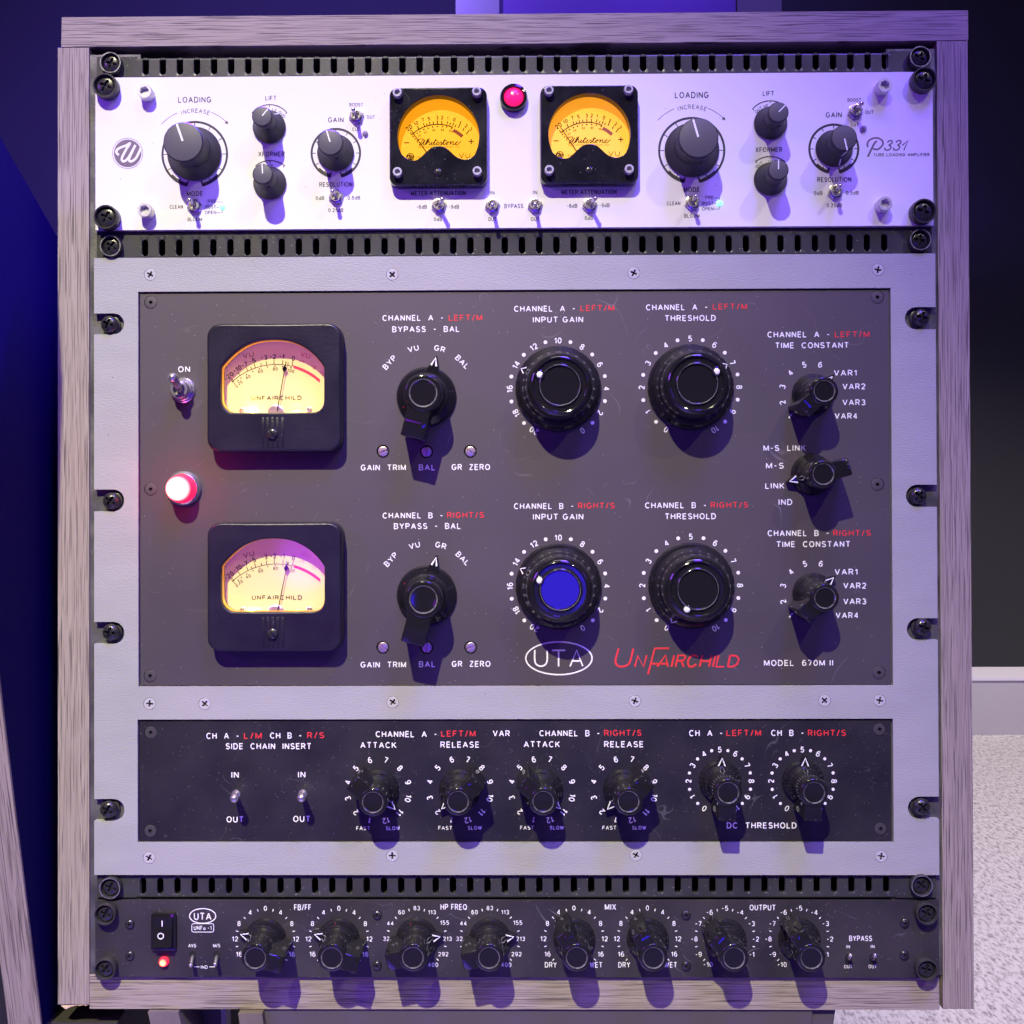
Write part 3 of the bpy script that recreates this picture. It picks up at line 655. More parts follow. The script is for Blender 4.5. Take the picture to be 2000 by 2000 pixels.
LK = ((-183.31,59.97), (102.94,59.63)); GK = ((-101.79,59.85), (184.33,59.24)); FK = ((-140.06,44.71), (148.01,44.48)); XK = ((-139.75,77.16), (147.84,76.61))
for c in LK: arrow_scale(c); gauge_ring(c, 19.3, 15.8, 3.4)
for c in GK: gauge_ring(c, 14.6, 11.2, 3.0)
for c in FK: mini_scale(c, 13.4, (('OUT', -40, 9), ('HF', -13, 9), ('LF', 16, 9), ('DUO', 44, 9)), 50)
for c in XK: mini_scale(c, 13.5, (('OUT', -37, 9), ('IN', 0, 8)), 39)
for s, p, wd, h in (
    ('LOADING', (-183.36,28.41), 19.17, 3.38), ('LIFT', (-139.21,27.79), 6.39, 2.65), ('XFORMER', (-138.89,60.16), 15.34, 2.83),
    ('GAIN', (-101.75,40.65), 8.95, 3.01), ('BOOST', (-89.95,31.96), 7.91, 2.08), ('OUT', (-81.52,39.09), 4.75, 2.08), ('CUT', (-89.99,46.20), 4.55, 2.08),
    ('RESOLUTION', (-101.83,77.94), 19.17, 2.74), ('0dB', (-111.03,85.78), 4.93, 2.19), ('0.5dB', (-91.47,85.69), 7.32, 2.18), ('0.25dB', (-101.87,92.81), 8.67, 2.28),
    ('MODE', (-183.33,82.68), 9.31, 2.74), ('CLEAN', (-194.01,90.34), 7.67, 2.19), ('PRE', (-173.31,87.25), 4.93, 2.01), ('POST', (-174.05,90.46), 6.02, 2.01),
    ('OPEN', (-174.24,93.67), 6.57, 2.01), ('BLOOM', (-183.26,97.66), 8.40, 2.10),
    ('METER ATTENUATION', (-42.71,83.39), 31.65, 2.77), ('-6dB', (-52.36,91.19), 5.93, 2.27), ('-9dB', (-33.81,91.20), 5.93, 2.27), ('0dB', (-42.96,98.30), 4.75, 2.27),
    ('IN', (-11.68,83.28), 2.57, 2.27), ('OUT', (-11.73,98.48), 4.94, 2.37), ('BYPASS', (0.68,91.00), 10.88, 2.57), ('IN', (12.89,83.24), 2.57, 2.27), ('OUT', (12.84,98.52), 4.94, 2.37),
    ('METER ATTENUATION', (43.88,83.22), 31.65, 2.77), ('-6dB', (34.25,91.10), 5.93, 2.27), ('-9dB', (52.75,90.92), 5.93, 2.27), ('0dB', (43.72,98.20), 4.75, 2.27),
    ('LOADING', (103.09,27.68), 19.40, 3.54), ('LIFT', (147.08,27.07), 6.50, 2.74), ('XFORMER', (147.14,59.46), 15.29, 2.85), ('GAIN', (184.45,39.69), 9.13, 3.08),
    ('BOOST', (196.21,31.19), 7.76, 2.05), ('OUT', (204.81,38.23), 4.79, 2.05), ('CUT', (196.35,45.37), 4.56, 2.05), ('RESOLUTION', (184.46,76.84), 19.40, 2.85),
    ('0dB', (175.21,84.67), 5.02, 2.28), ('0.5dB', (194.75,84.56), 7.30, 2.17), ('0.25dB', (184.37,91.69), 8.67, 2.28), ('MODE', (102.83,82.17), 9.36, 2.85),
    ('CLEAN', (92.42,90.00), 7.76, 2.17), ('PRE', (112.95,86.81), 4.79, 2.05), ('POST', (112.13,90.12), 6.16, 2.05), ('OPEN', (112.01,93.21), 6.62, 2.05), ('BLOOM', (102.87,97.27), 8.67, 2.17),
    ('TUBE LOADING AMPLIFIER', (222.95,62.80), 32.13, 1.70)):
    ink.text(s, p, wd, h, bold=0.006)
for k in (0, 1):
    P = (lambda i: (((-170.65,87.63), (-167.52,87.65), (-167.52,88.93)), ((-170.65,90.75), (-169.18,90.76)), ((-170.75,93.88), (-167.53,93.90), (-167.53,92.52)))[i]) if k == 0 else (lambda i: (((115.57,87.05), (118.76,87.07), (118.75,88.21)), ((115.55,90.25), (116.92,90.26)), ((115.54,93.46), (118.72,93.47), (118.73,92.10)))[i])
    g = ink.group('bracket')
    for i in range(3): g.stroke(list(P(i)), 0.35, 0.0)
ink.flush(M['inkblack'], face)
# round logo with a script letter, and the script model mark
lg = MB(); c = (-222.16,59.20)
lg.ring(*c, 8.62, 8.89, 0, 360, 0.08, 0, 64); lg.disc(*c, 7.94, 0.08, 0, 64)
script = catmull([(-227.23,60.22), (-228.52,59.02), (-228.42,57.36), (-226.30,55.90), (-223.17,54.82), (-220.74,53.45), (-222.80,56.66), (-225.02,60.88), (-225.57,62.90), (-224.46,63.92), (-222.44,62.74), (-220.59,59.99), (-217.64,54.48)], 6)
lg.stroke(script, 1.39, 0.14, 1); lg.stroke(catmull([(-217.64,54.48), (-219.67,58.71), (-221.15,62.01), (-221.15,63.57), (-219.86,63.95), (-217.46,62.22), (-215.99,59.65), (-214.42,56.16)], 6), 1.39, 0.15, 1)
sheet('round_logo', lg, [M['inkgrey'], M['white']], face)
lg = MB()
lg.stroke(catmull([(203.78,58.34), (203.55,56.39), (204.66,54.44), (207.21,53.24), (209.87,53.26), (212.05,54.73), (212.40,56.69), (211.05,58.63), (209.11,59.71), (206.69,59.33)], 6), 1.02, 0.0)
lg.stroke(catmull([(209.02,54.84), (207.80,55.93), (206.20,58.84), (203.75,63.94)], 6), 1.12, 0.01)
for dx in (0.0, 1.0):
    q = [(214.95,55.85), (216.17,54.76), (217.62,54.89), (217.49,56.23), (215.91,57.32), (216.99,57.94), (216.62,59.40), (214.92,60.24), (213.47,59.62), (213.72,58.77)]
    e = (219.91,55.88)[0] - (214.95,55.85)[0]
    lg.stroke(catmull([(p[0] + dx * e, p[1]) for p in q], 6), 0.83, 0.0)
lg.stroke([(223.42,57.54), (226.95,54.59), (224.37,60.18)], 0.83, 0.0)
sheet('model_mark', lg, M['inkgrey'], face)

def tiered_knob(parent, at, rs, rc, h, ang, teeth, name):
    def mk():
        a = MB(); t = rs - rc
        a.lathe([(rs - .4, 0.4), (rs, 0.7), (rs, 1.3), (rs - .12 * t, 2.0), (rs - .45 * t, 4.2), (rc + .22 * t, 7.2), (rc + .08 * t, 8.8), (rc - 0.05, 9.4), (rc - 0.05, 9.9), (rc, 10.0), (rc, h - 2.2), (rc - .35, h - 2.1), (rc - .35, h - 1.6), (rc, h - 1.5), (rc, h - 0.6), (rc - 0.5, h - 0.1)], teeth, teeth=(9.95, h - 2.15, 0.09), cap1=False)
        c = MB(); c.lathe([(rc - 0.5, h - 0.1), (rc - 0.75, h), (0.02, h)], teeth, cap0=False)
        p = MB(); p.box(-rc * .05, rc * .05, -rc * 0.96, -rc * .05, h, h + 0.06); p.box(-rc * .05, rc * .05, -rc - 0.12, -rc - 0.04, h - 1.5, h - 0.5); p.box(-rc * .05, rc * .05, -rc - 0.16, -rc - 0.08, 10.2, h - 2.2)
        p.add([(-rc * .05, -rs + .12 * t - 0.3, 2.25), (rc * .05, -rs + .12 * t - 0.3, 2.25), (rc * .05, -rc - .22 * t - 0.25, 7.35), (-rc * .05, -rc - .22 * t - 0.25, 7.35)], [(0, 1, 2, 3)])
        s = MB(); s.lathe([(0.95, 0), (0.95, 0.3)], 16)
        return a.mesh('knob', [M['soft']], 30), c.mesh('cap', [M['softtop']], 30), p.mesh('pointer_line', [M['inkwhite']], 0), s.mesh('set_screw_hole', [M['hole']])
    k, c, p, s = shared((name, rs, rc, h), mk)
    o = put(name, k, parent, (*at, 0), ang); put('cap', c, o, (*at, 0), ang); put('pointer_line', p, o, (*at, 0), ang)
    # grub screw hole in the side of the knob, facing downwards
    q = put('set_screw_hole', s, o, (at[0] + rc * math.sin(math.radians(160)), at[1] - rc * math.cos(math.radians(160)), 12.5), 0)
    m = o.rotation_euler.to_matrix().inverted() @ Matrix.Rotation(math.radians(-20), 3, 'Y') @ Matrix.Rotation(math.radians(90), 3, 'X')
    q.rotation_euler = m.to_euler()
    return o
tiered_knob(amp, LK[0], 15.6, 11.1, 23.6, -19, 144, 'loading_knob'); tiered_knob(amp, LK[1], 15.6, 11.1, 23.6, -16, 144, 'loading_knob')
tiered_knob(amp, GK[0], 10.6, 7.2, 20.5, -17, 104, 'gain_knob'); tiered_knob(amp, GK[1], 10.6, 7.2, 20.5, 167, 104, 'gain_knob')
for c, a in ((FK[0], 40), (FK[1], 45), (XK[0], -3), (XK[1], 1)): tiered_knob(amp, c, 9.5, 5.75, 20.0, a, 84, 'small_knob')

def toggle(parent, at, tip, wt, R=4.0, base=0.0, kind='mini'):
    """nut and threaded collar with a bat lever whose end sits at `tip`, wt above the panel"""
    def mk():
        a = MB()
        if kind == 'mini':
            a.prism([pol(0, 0, R * 1.1, 15 + 60 * i) for i in range(6)], 0, 1.8, 0.3); 
            a.lathe([(R * .74, 1.8), (R * .74, 3.6), (R * .68, 4.0), (R * .52, 4.0), (R * .46, 2.2), (0.1, 2.0)], 32, cap0=False)
        elif kind == 'large':
            a.lathe([(R, 0), (R, 1.0), (R * .93, 1.4), (R * .86, 1.4), (R * .86, 3.0), (R * .8, 3.4), (R * .74, 3.4), (R * .74, 7.4), (R * .66, 8.2), (R * .46, 8.2), (R * .40, 5.0), (0.1, 4.8)], 40)
        elif kind == 'bare':
            a.lathe([(R, 0), (R * .95, 0.3), (R * .7, 0.5), (0.1, 0.5)], 28)
        return a.mesh('toggle_switch', [M['chrome']], 30)
    o = put('toggle_switch', shared(('tog', R, kind), mk), parent, (*at, base), 0)
    h0 = {'mini': 2.2, 'large': 5.0, 'bare': 0.4}[kind]; r0, rb = {'mini': (0.85, 1.35), 'large': (1.7, 2.9), 'bare': (1.0, 2.6)}[kind]
    l = MB(); l.tube((0, 0, h0), (tip[0] - at[0], tip[1] - at[1], wt - base), r0, rb * 0.86, 18, ball=rb)
    part('lever', l, M['chrome'], o, (*at, base)); return o
for p, q in (((-183.16,90.31), (-182.57,89.56)), ((-89.77,38.83), (-89.91,38.85)), ((-101.57,85.29), (-101.66,84.92)), ((-42.44,90.75), (-39.52,90.06)), ((-11.70,91.03), (-11.40,93.63)), ((12.87,90.88), (12.64,93.58)),
             ((44.24,90.87), (46.83,90.10)), ((103.02,89.95), (103.00,89.21)), ((196.51,38.06), (196.36,37.44)), ((184.76,84.16), (183.74,83.89))):
    toggle(amp, p, q, 14.0)
def led(parent, at, r, mkey, h=1.2, base=0.0, name='indicator_led'):
    return put(name, shared(('led', r, mkey), lambda: (lambda a: (a.lathe([(r, 0), (r, h * .4), (r * .8, h * .8), (r * .4, h), (0.02, h * 1.05)], 24), a.mesh('led', [M[mkey]]))[1])(MB())), parent, (*at, base), 0)
led(amp, (-167.34,90.68), 1.5, 'ledgreen'); led(amp, (118.74,90.16), 1.5, 'ledgreen')
led(amp, (-84.72,48.72), 1.6, 'ledoff', 2.0); led(amp, (201.34,47.69), 1.6, 'ledoff', 2.0)
# red jewel lamp between the meters
b = MB(); b.lathe([(7.9, 0), (7.9, 3.0), (7.4, 4.4), (6.2, 4.8), (5.6, 4.2), (5.5, 2.0), (0.05, 1.9)], 48); jl = part('indicator_lamp', b, M['bake'], amp, (*(0.80,29.31), 0))
b = MB(); b.lathe([(5.45, 2.0), (5.45, 3.2), (4.4, 4.6), (2.4, 5.5), (0.02, 5.8)], 40, cap0=False); part('lens', b, M['jewelpink'], jl, (*(0.80,29.31), 0))

# ------------------------------------------------------------------ meters
def bezel(outer, inner, c, h, floor, ro, ri, mats, name, parent, n=220):
    """moulded meter housing: outer wall, rounded front edges, window wall down to `floor`"""
    A = [2 * math.pi * i / n for i in range(n)]
    Ro = [ray_r(outer, c, a) for a in A]; Ri = [ray_r(inner, c, a) for a in A]
    def loop(Rs, d, w): return [(c[0] + (r + d) * math.sin(a), c[1] - (r + d) * math.cos(a), w) for r, a in zip(Rs, A)]
    q = [math.radians(x) for x in (0, 22, 45, 67, 90)]
    loops = [loop(Ro, 0.25, 0.0)] + [loop(Ro, -ro + ro * math.cos(t), h - ro + ro * math.sin(t)) for t in q]
    loops += [loop(Ro, -ro - 0.2, h), loop(Ri, ri + 0.2, h)]
    loops += [loop(Ri, ri - ri * math.sin(t), h - ri + ri * math.cos(t)) for t in q] + [loop(Ri, 0.0, floor)]
    b = MB(); b.loft(loops, 0, False, False); 
    return b, [(c[0] + r * math.sin(a), c[1] - r * math.cos(a)) for r, a in zip(Ri, A)]

def amp_meter(c0, X, needle):
    """X maps reference window coordinates to the panel"""
    h, fl_ = 7.6, 0.3
    outer = rrect(*X(92, 105), *X(1763, 1779), 4.6)
    a = [X(930 + 700 * math.sin(math.radians(t)), 935 - 700 * math.cos(math.radians(t))) for t in range(-118, 119, 6)]
    low = [X(*p) for p in ((1545, 1268), (1480, 1318), (1390, 1343), (1300, 1325), (1215, 1280), (1130, 1198), (1040, 1132), (930, 1108), (820, 1132), (735, 1198), (640, 1290), (560, 1345), (470, 1350), (385, 1318), (318, 1262))]
    win = a + low
    b, wp = bezel(outer, catmull(win, 3, True), X(930, 900), h, fl_, 0.9, 0.4, None, 'vu_meter', amp)
    m = put('vu_meter', b.mesh('vu_meter', [M['meter_gloss']], 40), amp, (0, 0, 0)); 
    m.location = (0, 0, 0); ORIGIN[m.name] = W(0, 0, 0); m.location = W(0, 0, 0) - ORIGIN[amp.name]
    d = MB(); d.add([(*p, fl_ + 0.02) for p in wp], [tuple(range(len(wp)))]); 
    dial = sheet('dial', d, M['dialamber'], m)
    s = MB(); z = fl_ + 0.1; pc = (905, 1330)
    def P(r, t): return X(pc[0] + r * math.sin(math.radians(t)), pc[1] - r * math.cos(math.radians(t)))
    u1 = abs(X(1000, 0)[0] - X(0, 0)[0]) / 1000.0
    s.stroke([P(660, t) for t in range(-43, 24, 3)] + [P(660, 23.5)], 16 * u1, z)
    for (x0, y0, x1, y1) in ((425, 805, 460, 850), (555, 695, 580, 750), (660, 650, 680, 710), (715, 655, 727, 700), (765, 625, 775, 688), (828, 625, 835, 672), (901, 605, 903, 668), (978, 607, 978, 668), (1078, 620, 1065, 672), (1130, 645, 1115, 685), (1185, 645, 1165, 700), (1225, 680, 1205, 722), (1312, 618, 1265, 735), (1365, 735, 1340, 785), (1450, 780, 1400, 845)):
        s.stroke([X(x0, y0), X(x1, y1)], 15 * u1, z)
    for t, x, y, hh, r in (('20', 410, 728, 78, -38), ('10', 532, 652, 66, -26), ('7', 650, 590, 66, -18), ('5', 755, 570, 66, -10), ('3', 898, 553, 66, -1), ('2', 983, 553, 66, 3), ('1', 1078, 562, 56, 9), ('0', 1196, 592, 66, 16), ('1', 1303, 640, 50, 22), ('2', 1400, 700, 62, 30), ('3', 1480, 755, 62, 36)):
        s.text(t, X(x, y), None, hh * u1, r, w=z, bold=0.02)
    for t, x, y, r in (('0', 515, 920, -35), ('20', 588, 868, -30), ('40', 690, 810, -22), ('60', 840, 770, -6), ('80', 990, 768, 4), ('100', 1135, 788, 14)): s.text(t, X(x, y), None, 36 * u1, r, w=z, bold=0.02)
    for x, y in ((480, 875), (552, 820), (598, 795), (668, 760), (740, 735), (820, 715), (900, 708), (985, 710), (1065, 718), (1148, 742)): s.disc(*X(x, y), 13 * u1, z, 0, 10)
    s.text('VU', X(1370, 1215), 195 * u1, 88 * u1, 0, w=z, m=1, bold=0.0); s.text('USA', X(587, 1240), 120 * u1, 34 * u1, w=z, m=1)
    s.stroke([X(325, 987), X(412, 987)], 16 * u1, z, 1); s.stroke([X(1440, 970), X(1530, 970)], 16 * u1, z, 1); s.stroke([X(1486, 925), X(1486, 1018)], 16 * u1, z + .01, 1)
    s.text('RADIO INSTRUMENTS COMPANY. USA', X(930, 1062), 710 * u1, 26 * u1, w=z, m=1)
    # script wordmark
    for q in (((560, 985), (548, 955), (590, 925), (660, 925), (632, 965), (590, 1020), (600, 1030), (640, 1000), (690, 935), (655, 1015), (672, 1030), (705, 985), (735, 920)),
              ((690, 1022), (735, 950), (765, 915), (745, 955), (705, 1022), (735, 975), (762, 970), (755, 1005), (765, 1024), (800, 985), (812, 972), (795, 1010), (806, 1026), (840, 985), (875, 925), (850, 985), (838, 1015), (850, 1026), (885, 1000), (920, 972), (915, 985), (885, 1000), (888, 1022), (920, 1022), (965, 970), (975, 1000), (955, 1024), (985, 1010), (1035, 925), (1005, 1005), (1018, 1026), (1060, 985), (1085, 972), (1070, 1020), (1050, 1010), (1075, 975), (1110, 980), (1135, 972), (1118, 1024), (1150, 980), (1178, 975), (1165, 1020), (1195, 1015), (1255, 970), (1225, 985), (1205, 1010), (1222, 1028), (1262, 1012), (1310, 965)),
              ((850, 955), (905, 950)), ((1000, 955), (1062, 950))):
        s.stroke(catmull([X(*p) for p in q], 4) if len(q) > 2 else [X(*p) for p in q], 12 * u1, z, 1)
    c = X(430, 1235); s.ring(*c, 58 * u1, 70 * u1, 0, 360, z, 1, 32)
    s.stroke(catmull([X(385, 1240), X(380, 1215), (X(430, 1200)), X(400, 1270), X(425, 1275), X(455, 1205), X(432, 1265), X(452, 1275), X(485, 1210)], 4), 20 * u1, z, 1)
    s.flat([[P(648, t) for t in range(26, 45, 3)] + [P(588, t) for t in range(44, 25, -3)]], z, 2)
    sheet('dial_markings', s, [M['dialink'], M['dialbrown'], M['dialrust']], m)
    nb_ = MB(); nb_.tube((*X(*needle[1]), 0.9), (*X(*needle[0]), 0.9), 0.24, 0.2, 8); sheet('needle', nb_, M['dialink'], m)
    g = MB(); g.add([(*p, 5.0) for p in wp], [tuple(range(len(wp)))]); sheet('window_pane', g, M['pane'], m)
    for p in (X(238, 222), X(1592, 215), X(238, 1575), X(1596, 1570)):
        def mk():
            k = MB(); k.lathe([(2.6, 0), (2.6, 3.6), (2.35, 3.95)], 36, cap1=False); k.head(2.35, 0, 3.95, 'hex', deep=2.0); return k.mesh('socket_screw', [M['paintscrew'], ])
        # screw barrels are dull black, their faces bright
        put('socket_screw', shared('amp_meter_screw', mk), m, (*p, h - 0.05), 10)
    k = MB(); k.head(2.3, 0.8, 0.0, 'slot', deep=0.7, rot=-4); part('adjuster_screw', k, M['screwblk'], m, (*X(925, 1562), h + 0.02))
    return m
Xl = lambda x, y: ((-73.12,21.41)[0] + ((-8.96,21.86)[0] - (-73.12,21.41)[0]) * x / 1930.0, (-73.12,21.41)[1] + ((-73.28,85.70)[1] - (-73.12,21.41)[1]) * y / 1930.0)
du = (43.60,54.12)[0] - (-42.38,53.55)[0]; dv = (43.60,53.82)[1] - (43.60,54.41)[1]
amp_meter(None, Xl, ((428, 742), (735, 1190)))
amp_meter(None, lambda x, y: (Xl(x, y)[0] + du, Xl(x, y)[1] + dv), ((445, 750), (720, 1170)))

# ================================================================== GREY STEREO COMPRESSOR
comp = thing('stereo_compressor', 'grey eight unit compressor with two black control panels and two cream meters', 'audio unit', (0, 474.4, 0))
g0, g1, gv0, gv1 = (-241.70,324.66)[0], (241.91,267.71)[0], (-0.48,119.65)[1], (-1.71,474.64)[1]
upper = ((-216.16,176.97)[0], (-0.54,139.25)[1], (216.34,252.99)[0], (-1.34,366.68)[1]); lower = ((-216.67,414.60)[0], (-1.40,385.58)[1], (216.16,419.54)[0], (-1.65,456.09)[1])
cuts_l = ((-224.15,151.69)[1], (-224.16,163.72)[1]), ((-224.21,253.24)[1], (-224.22,265.88)[1]), ((-224.25,329.45)[1], (-224.26,342.06)[1]), ((-224.75,431.10)[1], (-224.76,443.76)[1])
cuts_r = ((224.44,150.33)[1], (224.36,163.15)[1]), ((223.79,252.04)[1], (224.65,264.76)[1]), ((224.24,328.30)[1], (224.16,340.86)[1]), ((224.24,430.00)[1], (224.16,442.90)[1])
el, er = (-224.25,324.70)[0], (224.32,213.97)[0]
out = [(g0, gv0), (g1, gv0)]
for v0, v1 in cuts_r:
    r = (v1 - v0) / 2; cc = (er + r, (v0 + v1) / 2); out += [(g1, v0)] + arc(*cc, r, 0, -180, 12) + [(g1, v1)]
out += [(g1, gv1), (g0, gv1)]
for v0, v1 in reversed(cuts_l):
    r = (v1 - v0) / 2; cc = (el - r, (v0 + v1) / 2); out += [(g0, v1)] + arc(*cc, r, 180, 0, 12) + [(g0, v0)]
rect = lambda q: [(q[0], q[1]), (q[2], q[1]), (q[2], q[3]), (q[0], q[3])]
PS = ((-209.29,129.37), (-69.44,130.11), (69.48,129.93), (209.32,128.85), (-209.79,376.57), (-178.01,376.62), (-69.78,375.86), (69.01,375.45), (177.31,375.30), (208.70,375.34), (-210.16,465.00), (-70.31,463.78), (69.23,463.48), (209.05,464.09))
b = MB(); b.plate(out, [rect(upper), rect(lower)] + [circle(*p, 3.5, 28) for p in PS], -3.9, 0.0); face = sheet('frame_plate', b, M['grey'], comp)
BWD = -1.2
def panel(q, mk, holes):
    b = MB(); e = 0.75; b.plate([(q[0] + e, q[1] + e + .25), (q[2] - e, q[1] + e + .25), (q[2] - e, q[3] - e + .3), (q[0] + e, q[3] - e + .3)], [circle(*p, r, 28) for p, r in holes], BWD - 1.6, BWD); return sheet('control_panel', b, M[mk], comp)
SU = ((-209.30,145.28), (209.22,144.36), (-209.38,253.17), (208.56,251.84), (-209.77,360.75), (208.80,359.62)); SL = ((-209.49,393.30), (208.90,391.96), (-209.84,449.82), (209.15,448.71))
TR = (((-75.20,231.82), 70), ((-50.05,232.10), 3), ((-24.83,232.01), -60), ((-75.49,344.63), -55), ((-50.28,344.86), 2), ((-25.00,344.72), 70))
up = panel(upper, 'black_satin', [(p, 3.75) for p in SU] + [(p, 3.75) for p, r in TR]); lo = panel(lower, 'black_panel', [(p, 3.75) for p in SL])
b = MB(); b.box(-222, 222, upper[1] - 4, lower[3] + 4, -8, -4.2); sheet('backing_plate', b, M['hole'], comp)
for i, p in enumerate(((-232.66,158.01), (-231.52,259.85), (-231.83,335.31), (-233.32,436.87), (233.25,156.54), (231.01,258.45), (233.12,333.25), (231.80,435.60))):
    pan_screw(comp, p, -3.9, (20, 35, 8, 30, 15, 40, 22, 50)[i], 4.9)
for i, p in enumerate(PS):
    flat_screw(face, p, 'phillips', 3.3, 'paintscrew', 0.0, (30, 45, 25, 10, 5, 42, 38, 20, 45, 12, 28, 0, 30, 8)[i])
for p in SU: flat_screw(up, p, 'pin', 3.5, 'black_satin', BWD)
for p in SL: flat_screw(lo, p, 'pin', 3.5, 'blkscrew', BWD)

ink = Ink(); red = Ink(); IW = BWD + 0.08; BOLD = 0.016
def label(s, p, wd, h=None, rot=0, mb=None): (mb or ink).text(s, p, wd, h, rot, IW, bold=BOLD)
hF, hG = 3.47, 3.49
label('ON', (-189.97,183.97), 6.85, 3.47)
for s, p, wd in (('CHANNEL  A  -', (-57.70,154.95), 35.15), ('BYPASS  -  BAL', (-50.22,161.49), 38.80), ('CHANNEL  A  -', (18.20,150.02), 35.15), ('INPUT GAIN', (25.85,156.37), 28.94), ('GAIN  TRIM', (-74.95,241.15), 26.02), ('BAL', (-49.80,241.15), 9.49), ('GR  ZERO', (-24.58,241.05), 22.18),
                 ('CHANNEL  B  -', (-58.11,268.77), 34.69), ('BYPASS  -  BAL', (-49.72,274.91), 38.52), ('CHANNEL  B  -', (17.23,263.63), 34.23), ('INPUT GAIN', (25.50,269.76), 28.94), ('GAIN  TRIM', (-75.24,354.47), 26.20), ('BAL', (-50.03,354.24), 9.49), ('GR  ZERO', (-24.76,354.10), 22.27),
                 ('CHANNEL  A  -', (94.14,149.59), 35.37), ('THRESHOLD', (101.83,155.86), 29.24), ('CHANNEL  A  -', (163.83,165.59), 35.56), ('TIME  CONSTANT', (171.49,171.85), 42.07), ('M-S  LINK', (155.49,230.74), 24.24), ('M-S', (149.89,240.88), 10.19), ('LINK', (149.83,252.45), 11.04), ('IND', (155.79,261.78), 7.83),
                 ('CHANNEL  B  -', (92.95,263.40), 35.09), ('THRESHOLD', (101.38,269.73), 29.24), ('CHANNEL  B  -', (163.10,279.60), 35.09), ('TIME  CONSTANT', (171.59,285.92), 42.26), ('MODEL  670M II', (162.77,353.88), 39.43)):
    label(s, p, wd, hF if wd and s else None)
for s, p, wd in (('LEFT/M', (-27.42,155.01), 19.44), ('LEFT/M', (48.50,149.81), 19.44), ('RIGHT/S', (-27.68,268.59), 21.27), ('RIGHT/S', (47.49,263.45), 21.00), ('LEFT/M', (124.63,149.36), 19.62), ('LEFT/M', (194.52,165.64), 19.81), ('RIGHT/S', (123.77,263.31), 21.51), ('RIGHT/S', (193.75,279.60), 21.51)):
    label(s, p, wd, hF, 0, red)
for s, p, r, wd in (('BYP', (-71.23,180.61), -47, 9.13), ('VU', (-57.57,172.71), -14, 6.39), ('GR', (-42.29,172.78), 14, 6.39), ('BAL', (-29.33,180.53), 45, 9.13), ('BYP', (-70.79,294.11), -47, 9.13), ('VU', (-57.15,286.03), -14, 6.39), ('GR', (-41.98,286.07), 14, 6.39), ('BAL', (-29.41,293.58), 45, 9.13)): label(s, p, wd, 3.29, r)
def dial_ring(c, names, r, a0, step, h, dots, rot=True, w=None, skip=(), mb=None, w_=IW, dr=None):
    g = ink.group()
    for i, s in enumerate(names):
        a = a0 + step * i
        if s and i not in skip: g.text(s, pol(*c, r, a), None, h, a if rot else 0, w_, bold=BOLD)
        if dots and i < len(names) - 1: g.disc(*pol(*c, r if dr is None else dr, a + step / 2), dots, w_, 0, 16)
GA, GB, TA, TB = (25.78,196.22), (25.53,309.59), (101.74,195.66), (101.56,309.42)
for c in (GA, GB): dial_ring(c, ['20', '18', '16', '14', '12', '10', '8', '6', '4', '2', '0'], 27.8, -150, 30, 3.5, 1.1)
for c in (TA, TB): dial_ring(c, [str(i) for i in range(11)], 28.0, -150, 30, 3.5, 1.1)
KA, KB = (171.61,200.11), (171.34,314.29)
for c in (KA, KB): dial_ring(c, ['1', '2', '3', '4', '5', '6'], 17.7, -135, 30, 3.5, 0)
for s, p in (('VAR1', (190.45,187.76)), ('VAR2', (195.38,195.59)), ('VAR3', (195.32,204.73)), ('VAR4', (190.77,212.52)), ('VAR1', (190.24,301.85)), ('VAR2', (195.16,309.75)), ('VAR3', (195.10,318.76)), ('VAR4', (190.65,326.72))): label(s, p, 13.02, 3.49)
ink.flush(M['inkwhite'], up); red.flush(M['inkred'], up)
lg = MB(); c = (25.65,351.01); ell = [(c[0] + 18.99 * math.sin(t), c[1] - 9.40 * math.cos(t)) for t in [2 * math.pi * i / 64 for i in range(64)]]
lg.stroke(ell, 0.82, IW - 0.05, 0, True)
lg.stroke(catmull([(11.82,346.16), (11.80,352.07), (12.79,354.53), (15.34,355.54), (17.89,354.54), (18.90,352.09), (18.93,346.17)], 5), 0.91, IW - 0.05)
lg.stroke([(21.66,346.45), (29.31,346.46)], 0.91, IW - 0.05); lg.stroke([(25.48,346.46), (25.45,355.65)], 0.91, IW - 0.04)
lg.stroke([(32.00,355.66), (35.86,346.39), (39.29,355.49)], 0.91, IW - 0.05); lg.stroke([(33.47,352.57), (38.02,352.58)], 0.91, IW - 0.04)
sheet('oval_logo', lg, M['inkwhite'], up)
lg = MB(); sw = 1.10
